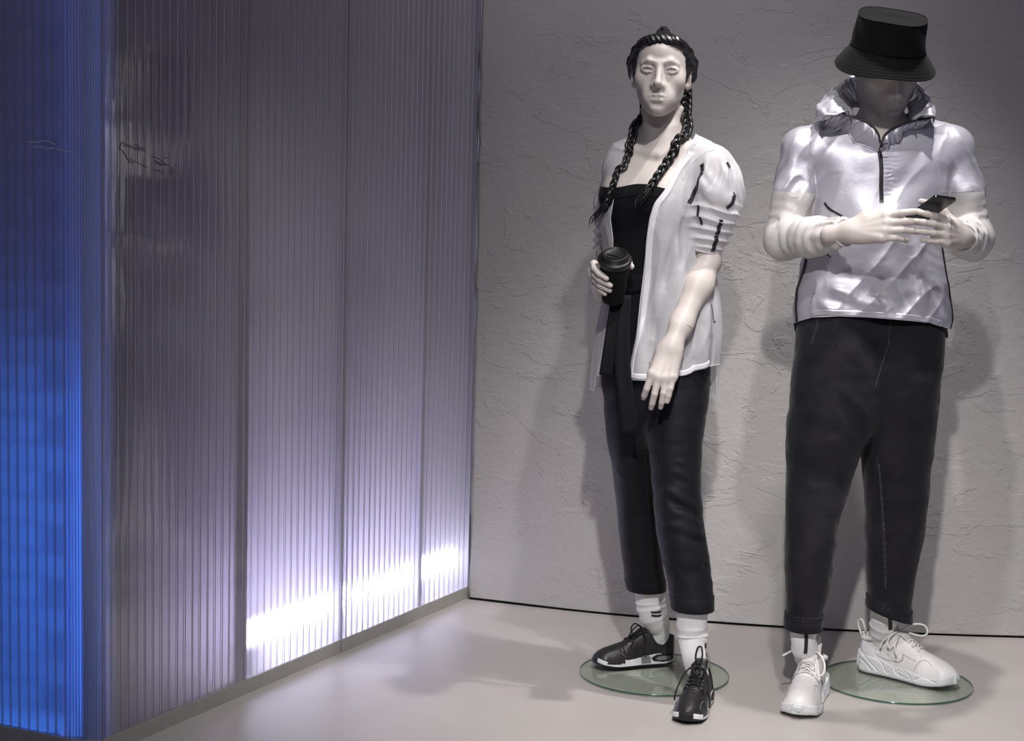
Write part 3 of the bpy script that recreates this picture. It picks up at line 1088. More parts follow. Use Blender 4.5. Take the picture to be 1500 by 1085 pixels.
# ================================================================== ANATOMY
def head_sdf(p, man=False):
    """face in head space: origin between the eyes inside the skull, -y forward, z up, metres"""
    x = p[:, 0]
    q = p.copy()
    q[:, 0] = np.abs(x)                       # symmetric
    S = lambda c, r: norm(q - np.asarray(c, float)) - r
    qo = q
    if not man:                               # finer jaw
        q = q.copy()
        q[:, 0] = q[:, 0] / np.interp(q[:, 2], [-0.125, -0.10, -0.07, -0.03, 0.0], [0.76, 0.80, 0.87, 0.965, 1.0])
    d = ell(q, (0, 0.018, 0.026), (0.0735, 0.092, 0.081))
    d = smin(d, ell(q, (0, -0.030, 0.048), (0.060, 0.060, 0.052)), 0.03)          # forehead
    d = smin(d, ell(q, (0, -0.030, -0.030), (0.0660, 0.057, 0.082)), 0.03)         # face mass
    jw = 0.048 if man else 0.040
    d = smin(d, cone(q, (jw, -0.010, -0.066), (0.010, -0.074, -0.106 if man else -0.104), 0.018 if man else 0.017, 0.0155 if man else 0.0135), 0.05)
    d = smin(d, ell(q, (0, -0.0795, -0.105), (0.021 if man else 0.017, 0.0165, 0.0145)), 0.016)    # chin
    d = smin(d, S((0.046, -0.055, -0.026), 0.0185), 0.03)                              # cheekbone
    q = qo
    # eye socket
    d = smax(d, -ell(q, (0.0315, -0.1030, 0.0005), (0.0205, 0.0215, 0.0125)), 0.014)
    # brow
    d = smin(d, chain(q, [(0.010, -0.0865, 0.0185), (0.030, -0.0850, 0.0225), (0.047, -0.0725, 0.0170)], [0.0038, 0.0042, 0.0014], 0.01), 0.016)
    d = smin(d, chain(q, [(0.0135, -0.0925, 0.0205), (0.030, -0.0910, 0.0248), (0.045, -0.0800, 0.0205)], [0.0018, 0.0018, 0.0006], 0.004), 0.004)
    # nose
    d = smin(d, cone(q, (0, -0.0870, 0.014), (0, -0.1135, -0.0375), 0.0068, 0.0088), 0.013)
    d = smin(d, cone(q, (0.004, -0.083, -0.005), (0.0075, -0.0920, -0.040), 0.008, 0.0105), 0.012)
    d = smin(d, S((0, -0.1145, -0.0400), 0.0076), 0.012)
    d = smin(d, ell(q, (0.0108, -0.1005, -0.0430), (0.0062, 0.0100, 0.0070)), 0.005)
    d = smin(d, cone(q, (0, -0.1120, -0.0460), (0, -0.0960, -0.0510), 0.0045, 0.0050), 0.006)
    d = smax(d, -ell(q, (0.0064, -0.1055, -0.0505), (0.0034, 0.0060, 0.0040)), 0.003)
    # eyelids and eyeball
    lid = ell(q, (0.0315, -0.0735, 0.0005), (0.0202, 0.0168, 0.0128))
    lid = smax(lid, -ell(q, (0.0315, -0.0920, -0.0012), (0.0150, 0.0190, 0.0060), rotm(0, -0.10, 0)), 0.0015)
    d = smin(d, lid, 0.005)
    d = smax(d, -ell(q, (0.0315, -0.0960, -0.0012), (0.0146, 0.0130, 0.0055), rotm(0, -0.10, 0)), 0.0015)
    ball = S((0.0312, -0.0722, -0.0006), 0.0146)
    ball = smax(ball, -(norm(q - np.array([0.0312, -0.0878, 0.0]))- 0.0030), 0.0015)
    d = np.minimum(d, ball)
    d = smin(d, chain(q, [(0.0165, -0.0805, -0.0015), (0.0230, -0.0880, 0.0050), (0.0325, -0.0900, 0.0078), (0.0415, -0.0858, 0.0054), (0.0475, -0.0765, -0.0005)], [0.0016, 0.0021, 0.0022, 0.0020, 0.0014], 0.003), 0.0025)
    d = smin(d, chain(q, [(0.0175, -0.0805, -0.0025), (0.025, -0.0870, -0.0060), (0.034, -0.0875, -0.0074), (0.042, -0.0830, -0.0048), (0.0465, -0.0765, -0.0015)], [0.0014, 0.0016, 0.0017, 0.0015, 0.0012], 0.003), 0.003)
    # mouth
    d = smin(d, ell(q, (0, -0.0795, -0.0735), (0.036, 0.0180, 0.0250)), 0.030)
    d = smax(d, -cone(q, (0, -0.1060, -0.0525), (0, -0.1085, -0.0640), 0.0035, 0.0045), 0.006)   # philtrum
    up = chain(q, [(0, -0.0985, -0.0698), (0.0068, -0.0985, -0.0690), (0.0170, -0.0945, -0.0715), (0.0275, -0.0858, -0.0765)], [0.0062, 0.0068, 0.0050, 0.0018], 0.004)
    lo = chain(q, [(0, -0.0965, -0.0825), (0.0090, -0.0958, -0.0822), (0.0185, -0.0915, -0.0795), (0.0265, -0.0858, -0.0772)], [0.0082, 0.0078, 0.0050, 0.0018], 0.004)
    d = smin(d, up, 0.003)
    d = smin(d, lo, 0.003)
    d = smax(d, -chain(q, [(0, -0.1075, -0.0756), (0.010, -0.1045, -0.0752), (0.0215, -0.0935, -0.0768)], [0.0013, 0.0012, 0.0002], 0.002), 0.0022)
    d = smax(d, -ell(q, (0, -0.1065, -0.0955), (0.018, 0.0105, 0.0060)), 0.010)                  # groove under the lower lip
    # ear
    R = rotm(0.15, 0.12, 0.35)
    ear = ell(q, (0.0765, 0.012, -0.012), (0.0075, 0.0185, 0.0310), R)
    ear = smax(ear, -ell(q, (0.0850, 0.0065, -0.006), (0.0085, 0.0110, 0.0190), R), 0.004)
    ear = smin(ear, ell(q, (0.0735, 0.004, -0.033), (0.0065, 0.0085, 0.0090)), 0.006)
    ear = smin(ear, ell(q, (0.0790, 0.014, -0.008), (0.003, 0.0050, 0.0150), R), 0.004)
    d = smin(d, ear, 0.006)
    return d


class Hand:
    """a hand from its wrist: axes a (towards the fingers), s (towards the thumb side), n (out of the back of the hand)"""
    def __init__(self, wrist, a, n, thumb_side=1, scale=1.0, curls=None, spread=(0.10, 0.02, -0.06, -0.14), thumb=None, roll=None):
        self.o = np.asarray(wrist, float)
        a = np.asarray(a, float); a /= np.linalg.norm(a)
        n = np.asarray(n, float); n = n - a * (n @ a); n /= np.linalg.norm(n)
        s = np.cross(n, a) * thumb_side
        self.a, self.n, self.s, self.k = a, n, s, scale
        self.fingers = []
        base = [(0.092, 0.027), (0.095, 0.008), (0.090, -0.0115), (0.081, -0.029)]
        lens = [(0.042, 0.025, 0.020), (0.046, 0.029, 0.021), (0.042, 0.027, 0.020), (0.033, 0.020, 0.018)]
        rad = [(0.0098, 0.0086, 0.0078, 0.0066), (0.0100, 0.0088, 0.0080, 0.0068), (0.0096, 0.0084, 0.0076, 0.0065), (0.0086, 0.0074, 0.0067, 0.0058)]
        curls = curls or [(0.3, 0.5, 0.3)] * 4
        for (bx, by), L, r, c, sp in zip(base, lens, rad, curls, spread):
            pts = [self.w(bx, by, 0.002)]
            d = a * math.cos(sp) + s * math.sin(sp)
            ax_n = n
            ang = 0
            for l, cc in zip(L, c):
                ang += cc
                dd = d * math.cos(ang) - ax_n * math.sin(ang)
                pts.append(pts[-1] + dd * l * scale)
            self.fingers.append((pts, [q * scale * 1.07 for q in r]))
        th = thumb or dict(base=(0.022, 0.024, -0.012), dirs=[(0.75, 0.55, -0.35), (0.9, 0.3, -0.3), (0.97, 0.1, -0.2)], lens=(0.045, 0.034, 0.028))
        pts = [self.w(*th['base'])]
        for dd, l in zip(th['dirs'], th['lens']):
            v = a * dd[0] + s * dd[1] + n * dd[2]
            pts.append(pts[-1] + v / np.linalg.norm(v) * l * scale)
        self.thumb = (pts, [0.0150 * scale, 0.0115 * scale, 0.0102 * scale, 0.0078 * scale])
        allp = np.vstack([np.vstack(f[0]) for f in self.fingers] + [np.vstack(pts), self.o[None], self.w(-0.06, 0, 0)[None]])
        self.lo, self.hi = allp.min(0) - 0.03, allp.max(0) + 0.03

    def w(self, x, y, z):
        return self.o + (self.a * x + self.s * y + self.n * z) * self.k

    def _sdf(self, p):
        k = self.k
        W = self.w
        d = chain(p, [W(-0.055, 0, 0), W(0.0, 0.0, 0), W(0.012, 0, 0)], [0.0245 * k, 0.0225 * k, 0.0230 * k], 0.02)
        # palm: a fan of bones
        R = np.stack([self.a, self.s, self.n], -1)
        d = smin(d, ell(p, W(0.052, 0.000, -0.006), np.array([0.052, 0.036, 0.0155]) * k, R), 0.03 * k)
        for i, (pts, r) in enumerate(self.fingers):
            d = smin(d, cone(p, W(0.010, (0.012, 0.004, -0.004, -0.012)[i], 0.0), pts[0], 0.015 * k, r[0] * 1.12), 0.014 * k)
        d = smin(d, chain(p, [self.fingers[j][0][0] - self.n * 0.004 * k for j in range(4)], [0.0105 * k] * 4, 0.01), 0.010 * k)
        # thumb
        tp, tr = self.thumb
        d = smin(d, cone(p, W(0.008, 0.010, -0.006), tp[0], 0.016 * k, tr[0]), 0.018 * k)
        d = smin(d, cone(p, tp[0], tp[1], tr[0], tr[1]), 0.016 * k)
        # tendons over the back of the hand and knuckle bumps
        for i, (pts, r) in enumerate(self.fingers):
            d = smin(d, cone(p, W(0.02, (0.009, 0.003, -0.004, -0.010)[i], 0.0125), pts[0] + self.n * 0.0072 * k, 0.0022 * k, 0.0028 * k), 0.008 * k)
            d = smin(d, norm(p - (pts[0] + self.n * 0.0020 * k)) - r[0] * 0.94, 0.005 * k)
        fd = None
        for pts, r in self.fingers:
            e = chain(p, pts, r, 0.0012 * k)
            e = smin(e, norm(p - pts[1]) - r[1] * 1.0, 0.0015 * k)
            e = smin(e, norm(p - pts[2]) - r[2] * 1.0, 0.0015 * k)
            # nail: a shallow plate on the last joint
            t = pts[3] - pts[2]; t /= np.linalg.norm(t)
            b = np.cross(t, self.s); b /= np.linalg.norm(b)
            if b @ (pts[1] - 0.5 * (pts[0] + pts[2]) + self.n * 0.01) < 0:
                b = -b
            Rn = np.stack([t, np.cross(b, t), b], -1)
            e = smin(e, ell(p, pts[3] + b * r[3] * 0.72 - t * 0.003 * k, np.array([0.0072, 0.0050, 0.0022]) * k, Rn), 0.0012 * k)
            fd = e if fd is None else smin(fd, e, 0.0016 * k)
        td = chain(p, tp[1:], tr[1:], 0.0015 * k)
        td = smin(td, norm(p - tp[2]) - tr[2] * 1.0, 0.002 * k)
        d = smin(d, td, 0.006 * k)
        d = smin(d, fd, 0.0065 * k)
        return d

    def sdf(self):
        return bounded(self._sdf, self.lo, self.hi, 0.02)

# ================================================================== SNEAKERS AND SOCKS
M['shoe_black'] = mat('black_leather', (0.020, 0.019, 0.020), 0.42, spec=0.5, bump=[('noise', 220, 0.12, 0.001)])
M['shoe_black2'] = mat('black_leather_overlay', (0.030, 0.028, 0.029), 0.38, spec=0.5, bump=[('noise', 220, 0.10, 0.001)])
M['lace_black'] = mat('black_lace', (0.012, 0.012, 0.013), 0.8, bump=[('wave', 900, 0.3, 0.0005)])
M['sole_white'] = mat('white_midsole', (0.74, 0.74, 0.76), 0.45)
M['sole_grey'] = mat('grey_midsole', (0.20, 0.20, 0.21), 0.5)
M['sole_black'] = mat('black_rubber', (0.012, 0.012, 0.012), 0.6)
M['piping_grey'] = mat('grey_piping', (0.22, 0.22, 0.24), 0.5)
M['shoe_white'] = mat('white_leather', (0.80, 0.77, 0.77), 0.42, spec=0.5, bump=[('noise', 200, 0.06, 0.001)])
M['shoe_mesh'] = mat('white_mesh', (0.78, 0.76, 0.74), 0.7, bump=[('voronoi', 600, 0.35, 0.001)])
M['lace_white'] = mat('white_lace', (0.80, 0.77, 0.75), 0.8, bump=[('wave', 900, 0.3, 0.0005)])
M['lining'] = mat('white_lining', (0.78, 0.74, 0.71), 0.85)
M['sole_pale'] = mat('pale_outsole', (0.62, 0.66, 0.66), 0.4)
M['groove'] = mat('sole_groove', (0.42, 0.43, 0.46), 0.6)
M['sock'] = mat('white_ribbed_sock', (0.87, 0.86, 0.87), 0.9, sheen=0.2, bump=[('wave', (260, 260, 0), 0.5, 0.0015)])


class Shoe:
    def __init__(self, heel, toe, chunky, parent, name_label, ank=None, yaw_fix=0.0):
        self.heel = np.asarray(heel, float); d = np.asarray(toe, float) - self.heel
        d[2] = 0
        self.L = np.linalg.norm(d); self.a = d / self.L
        self.b = np.cross([0, 0, 1], self.a)
        self.ch = chunky
        self.parent = parent
        L = self.L; k = L / 0.27
        self.k = k
        U = np.array([-0.02, 0.0, 0.02, 0.06, 0.15, 0.30, 0.48, 0.62, 0.74, 0.86, 0.94, 0.985, 1.0, 1.02])
        W = np.array([0.0, 0.006, 0.020, 0.029, 0.0345, 0.0345, 0.037, 0.0425, 0.0455, 0.042, 0.033, 0.018, 0.006, 0.0])
        self.U, self.W = U, W * k
        self.root = None

    def to_world(self, q):
        return self.heel + q[:, 0:1] * self.a + q[:, 1:2] * self.b + q[:, 2:3] * np.array([0, 0, 1.0])

    def w(self, s, grow=0.0):
        u = s / self.L
        w = pinterp(np.clip(u, 0.05, 0.90), self.U[3:10], self.W[3:10])
        a = np.clip((u - 0.88) / 0.122, 0, 0.9995); b = np.clip((0.07 - u) / 0.072, 0, 0.9995)
        w = w * np.sqrt(1 - a * a) * np.sqrt(1 - b ** 2.2)
        return np.maximum(w + grow, 0.0008)

    def spring(self, s):
        u = s / self.L
        return 0.014 * self.k * np.clip((u - 0.70) / 0.30, 0, 1) ** 2 + 0.006 * self.k * np.clip((0.10 - u) / 0.1, 0, 1) ** 2

    def sole_top(self, s):
        u = s / self.L
        if self.ch:
            return self.k * np.interp(u, [-.05, 0, 0.08, 0.25, 0.40, 0.52, 0.66, 0.80, 0.92, 1.03], [0.056, 0.054, 0.047, 0.044, 0.032, 0.031, 0.028, 0.027, 0.029, 0.040])
        return self.k * np.interp(u, [-.05, 0, 0.10, 0.30, 0.45, 0.6, 0.8, 0.92, 1.03], [0.046, 0.044, 0.041, 0.040, 0.034, 0.028, 0.026, 0.028, 0.036])

    def upper(self, p):
        s, t, z = p[:, 0], p[:, 1], p[:, 2]
        u = s / self.L
        k = self.k
        h = k * np.interp(u, [-0.05, 0.0, 0.03, 0.10, 0.22, 0.33, 0.42, 0.52, 0.62, 0.74, 0.86, 0.95, 1.0, 1.04],
                          [0.060, 0.082, 0.094, 0.098, 0.096, 0.110, 0.106, 0.092, 0.078, 0.067, 0.058, 0.047, 0.036, 0.02])
        if self.ch:
            h = h * 1.08
        w = np.maximum(self.w(s), 0.004)
        n = 2.25
        z0 = np.maximum(z, 0)
        k0 = ((np.abs(t) / w) ** n + (z0 / h) ** n) ** (1 / n)
        d = (k0 - 1) * np.minimum(w, h) * 0.9
        d = np.maximum(d, np.maximum(-0.001 - s, s - self.L * 1.0) * 0.9)
        d = smax(d, 0.012 * k - z, 0.004)
        col = ell(p, (0.185 * self.L, 0, 0.115 * k), (0.050 * k, 0.0285 * k, 0.038 * k))
        d = smax(d, -col, 0.006)
        # toe flex creases
        d = d + 0.0009 * np.exp(-((u - 0.66) / 0.012) ** 2) + 0.0007 * np.exp(-((u - 0.70) / 0.01) ** 2)
        return d

    def sole(self, p, grow=0.003, top=0.0, bot=0.0):
        s, t, z = p[:, 0], p[:, 1], p[:, 2]
        u = s / self.L
        if self.ch:
            grow = grow + 0.003 + 0.005 * np.exp(-((u - 0.02) / 0.12) ** 2)
        zt = self.sole_top(s) + top
        zm = np.clip(z / np.maximum(zt, 1e-4), 0, 1)
        g = grow - 0.004 * zm + (0.002 * np.sin(zm * 9 + u * 16) * (0.0 if self.ch else 0.0))
        ss = np.clip(s, 0.0, self.L)
        w = self.w(ss, 0) + g
        d = (np.abs(t) - w) * 0.8
        # rounded ends
        ex = np.maximum(-s, s - self.L)
        d = np.where(ex > -0.03, np.maximum(d, ex - g - 0.001), d)
        d = smax(d, z - zt, 0.005)
        d = smax(d, self.spring(s) + bot - z, 0.003)
        if self.ch:
            m = np.abs(d) < 0.008
            if m.any():
                d[m] += self.carve(u[m], z[m] / self.k)
        return d

    CURVES = [[(0.02, 0.050), (0.08, 0.044), (0.16, 0.028), (0.24, 0.012)], [(0.02, 0.036), (0.08, 0.030), (0.14, 0.018), (0.17, 0.010)], [(0.20, 0.044), (0.27, 0.036), (0.32, 0.016), (0.36, 0.012), (0.41, 0.030)],
              [(0.41, 0.030), (0.46, 0.034), (0.53, 0.026), (0.61, 0.013), (0.53, 0.010), (0.45, 0.014), (0.41, 0.030)], [(0.455, 0.026), (0.50, 0.024), (0.545, 0.016), (0.50, 0.014), (0.46, 0.019), (0.455, 0.026)],
              [(0.60, 0.030), (0.70, 0.026), (0.82, 0.024), (0.95, 0.030)], [(0.66, 0.012), (0.72, 0.022), (0.80, 0.020), (0.88, 0.013)]]

    def carve(self, u, z):
        r = np.zeros(len(u))
        for c in self.CURVES:
            pl = catmull([(a, b, 0) for a, b in c], 14)[:, :2] * np.array([self.L, self.k])
            q = np.stack([u * self.L, z * self.k], -1)
            e = np.full(len(u), 1.0)
            for a, b in zip(pl[:-1], pl[1:]):
                ab = b - a
                t = np.clip((q - a) @ ab / (ab @ ab + 1e-12), 0, 1)
                e = np.minimum(e, np.linalg.norm(q - a - t[:, None] * ab, axis=1))
            r = np.maximum(r, 0.0026 * np.exp(-(e / 0.0017) ** 2))
        return r * np.clip((0.90 - u) / 0.05, 0, 1)

    def mk(self, name, V, F, m, parent, **kw):
        return mesh_obj(name, self.to_world(V), F, m, parent, **kw)

    def overlay(self, name, inside, off, m, parent, h=0.0022, f=None):
        f = f or self.upper
        V, F = surf(lambda p: f(p) - off, *self.bb, h)
        V, F = clip(V, F, inside)
        if len(F):
            return self.mk(name, V, F, m, parent)

    def build(self, mats, label=None):
        k, L = self.k, self.L
        self.bb = (np.array([-0.02, -0.07, -0.002]), np.array([L + 0.02, 0.07, 0.15 * k]))
        V, F = surf(self.upper, *self.bb, 0.0022)
        sh = self.mk('sneaker', V, F, mats['upper'], self.parent, **({'label': label} if label else {}))
        self.root = sh
        V, F = surf(lambda p: self.sole(p), *self.bb, 0.0017 if self.ch else 0.0024, slack=2.6)
        V, F = clip(V, F, lambda p: 0.006 * k + self.spring(p[:, 0]) - p[:, 2])
        self.midsole = self.mk('midsole', V, F, mats['mid'], sh)
        V, F = surf(lambda p: smax(self.sole(p, 0.0022), p[:, 2] - (0.008 * k + self.spring(p[:, 0])), 0.002), *self.bb, 0.0024, slack=2.6)
        self.mk('outsole', V, F, mats['out'], sh)
        return sh

    def srf(self, s, t, off=0.0):
        """point on top of the upper above plan position"""
        z = np.linspace(0.15 * self.k, 0.01, 160)
        p = np.stack([np.full_like(z, s), np.full_like(z, t), z], -1)
        d = self.upper(p)
        i = int(np.argmax(d < 0))
        return np.array([s, t, z[i] + off])

    def side(self, u, z, sgn, off=0.001, f=None):
        f = f or self.upper
        t = np.linspace(0.075, 0.0, 160)
        p = np.stack([np.full_like(t, u * self.L), sgn * t, np.full_like(t, z)], -1)
        d = f(p)
        if not (d < 0).any():
            return None
        i = int(np.argmax(d < 0))
        return np.array([u * self.L, sgn * (t[i] + off), z])

    def side_line(self, pts, sgn, r, name, m, parent, f=None, off=0.0004, closed=False):
        pl = catmull([(a * 1.0, b * self.k, 0) for a, b in pts], 40)
        q = np.array([e for e in (self.side(a, b, sgn, off, f) for a, b, _ in pl) if e is not None])
        if len(q) < 6:
            return None
        q = smooth_path(q, 2)
        V, F = tube(q, r, 6)
        return self.mk(name, V, F, m, parent)

    def side_patch(self, poly, sgn, off, name, m, parent, f=None):
        """raised patch on the side, outline given in (u, z)"""
        f = f or self.upper
        poly = np.array(poly, float)
        def inside(p):
            x, y = p[:, 0] / L_, p[:, 2] / k_
            e = np.full(len(p), 1e9); ins = np.zeros(len(p), bool)
            n = len(poly)
            for i in range(n):
                a = poly[i] * np.array([L_, k_]); b = poly[(i + 1) % n] * np.array([L_, k_])
                q = np.stack([p[:, 0], p[:, 2]], -1)
                ab = b - a; t = np.clip(((q - a) @ ab) / (ab @ ab + 1e-12), 0, 1)
                e = np.minimum(e, np.linalg.norm(q - a - t[:, None] * ab, axis=1))
                c1 = (a[1] > q[:, 1]) != (b[1] > q[:, 1])
                xx = a[0] + (q[:, 1] - a[1]) * (b[0] - a[0]) / (b[1] - a[1] + 1e-12)
                ins ^= c1 & (q[:, 0] < xx)
            sd = np.where(ins, -e, e)
            return np.maximum(sd, -0.0004 - sgn * p[:, 1])
        L_, k_ = self.L, self.k
        return self.overlay(name, inside, off, m, parent, f=f)

    def tongue(self, m, parent, top=0.135, wid=0.044):
        k, L = self.k, self.L
        pts = [self.srf(0.50 * L, 0, 0.000), self.srf(0.42 * L, 0, 0.003), self.srf(0.36 * L, 0, 0.008), np.array([0.325 * L, 0, top * k]), np.array([0.312 * L, 0, (top + 0.008) * k])]
        path = catmull(pts, 24)
        r = np.interp(np.linspace(0, 1, 24), [0, 0.5, 0.85, 1], [0.015, 0.020, 0.0215, 0.017]) * k * wid / 0.044
        V, F = tube(path, r, 20, flat=0.26, up=(1, 0, 0.4))
        return self.mk('tongue', V, F, m, parent)

    def laces(self, m, parent, us, half, r=0.0022, bow=None):
        parts = []
        k, L = self.k, self.L
        for i, u in enumerate(us):
            hw = half * k * (0.85 + 0.25 * i / len(us)) if False else half * k
            u2 = us[i + 1] if i + 1 < len(us) else u
            n = 9
            tt = np.linspace(-1, 1, n)
            q = np.array([self.srf((u + 0.004 * abs(x)) * L, x * hw, 0.0055 - 0.003 * abs(x)) for x in tt])
            parts.append(tube(q, r * k, 8, flat=0.6))
            if i + 1 < len(us):
                for sg in (1, -1):
                    q = np.array([self.srf((u + (u2 - u) * (x + 1) / 2) * L, sg * x * hw, 0.0060 - 0.003 * abs(x) + 0.0012 * sg) for x in tt])
                    parts.append(tube(q, r * k, 8, flat=0.6))
        V, F = join(parts)
        lc = self.mk('laces', V, F, m, parent)
        for nm, pl in (bow or []):
            q = resample(catmull(np.array(pl) * k, 60), 0.003)
            V, F = tube(smooth_path(q, 2), r * 1.05 * k, 8)
            self.mk(nm, V, F, m, lc)
        return lc

    def eyelets(self, us, half, m, parent):
        for u in us:
            for sg in (1, -1):
                q = self.srf(u * self.L, sg * (half + 0.003) * self.k, 0.0)
                a = np.linspace(0, 2 * PI, 13)
                ring = q + np.stack([0.0025 * np.cos(a), 0.0022 * np.sin(a), 0.0012 - 0.0016 * np.sin(a)], -1)
                V, F = tube(ring, 0.0008, 5)
                self.mk('eyelet', V, F, m, parent)


SWOOSH = [(0.0, 0.35), (0.05, 0.10), (0.14, 0.0), (0.26, 0.02), (1.0, 0.42), (0.36, 0.23), (0.18, 0.20), (0.10, 0.30), (0.08, 0.52)]


def swoosh(u0, z0, lu, hz, flip=False):
    out = []
    for a, b in SWOOSH:
        aa = 1 - a if flip else a
        out.append((u0 + lu * aa, z0 + hz * b))
    return out


def black_sneaker(heel, toe, parent, label, bow, air_side=1):
    S = Shoe(heel, toe, False, parent, label)
    sh = S.build(dict(upper=M['shoe_black'], mid=M['sole_white'], out=M['sole_black']), label)
    L, k = S.L, S.k
    # toe guard overlay with its pale piped edge, eyestay, heel counter
    for sg in (1, -1):
        S.side_patch([(0.66, 0.02), (0.70, 0.040), (0.78, 0.046), (0.86, 0.040), (0.95, 0.036), (1.02, 0.034), (1.02, 0.01), (0.66, 0.0)], sg, 0.0016, 'toe_guard', M['shoe_black2'], sh)
        S.side_line([(0.655, 0.032), (0.69, 0.043), (0.76, 0.049), (0.83, 0.045), (0.90, 0.036)], sg, 0.0009, 'piping', M['piping_grey'], sh, off=0.0014)
        S.side_patch([(-0.02, 0.03), (-0.02, 0.085), (0.05, 0.092), (0.13, 0.072), (0.20, 0.040), (0.20, 0.02)], sg, 0.0015, 'heel_counter', M['shoe_black2'], sh)
        S.side_patch([(0.29, 0.055), (0.30, 0.100), (0.36, 0.108), (0.50, 0.088), (0.62, 0.070), (0.62, 0.058), (0.48, 0.066), (0.38, 0.050)], sg, 0.0017, 'eyestay', M['shoe_black2'], sh)
        S.side_patch(swoosh(0.17, 0.040, 0.34, 0.075, True), sg, 0.0022, 'side_mark', M['shoe_black2'], sh)
        # air window in the heel of the midsole
        f = lambda p: S.sole(p)
        S.side_patch([(0.05, 0.016), (0.03, 0.026), (0.06, 0.035), (0.16, 0.038), (0.26, 0.036), (0.33, 0.026), (0.30, 0.016), (0.18, 0.012)], sg, 0.0012, 'cushion_window', M['sole_black'], S.midsole, f=f)
        S.side_patch([(0.08, 0.019), (0.07, 0.026), (0.10, 0.030), (0.22, 0.031), (0.28, 0.025), (0.24, 0.018)], sg, 0.0028, 'cushion', M['sole_grey'], S.midsole, f=f)
        S.side_patch([(0.33, 0.010), (0.34, 0.030), (0.41, 0.038), (0.46, 0.028), (0.45, 0.010)], sg, 0.0010, 'midsole_panel', M['sole_grey'], S.midsole, f=f)
    V, F = surf(lambda p: smax(smax(S.sole(p, 0.003) - 0.0022, p[:, 2] - 0.033 * k, 0.003), np.abs(p[:, 1]) - 0.021 * k, 0.004), np.array([0.94 * L, -0.032 * k, 0]), np.array([L + 0.02, 0.032 * k, 0.05]), 0.0018, slack=2.6)
    S.mk('toe_bumper', V, F, M['sole_black'], S.midsole)
    S.tongue(M['shoe_black'], sh, 0.128, 0.050)
    us = [0.37, 0.43, 0.49, 0.545, 0.60]
    S.eyelets(us, 0.017, M['piping_grey'], sh)
    S.laces(M['lace_black'], sh, us, 0.017, 0.0025, bow)
    return S


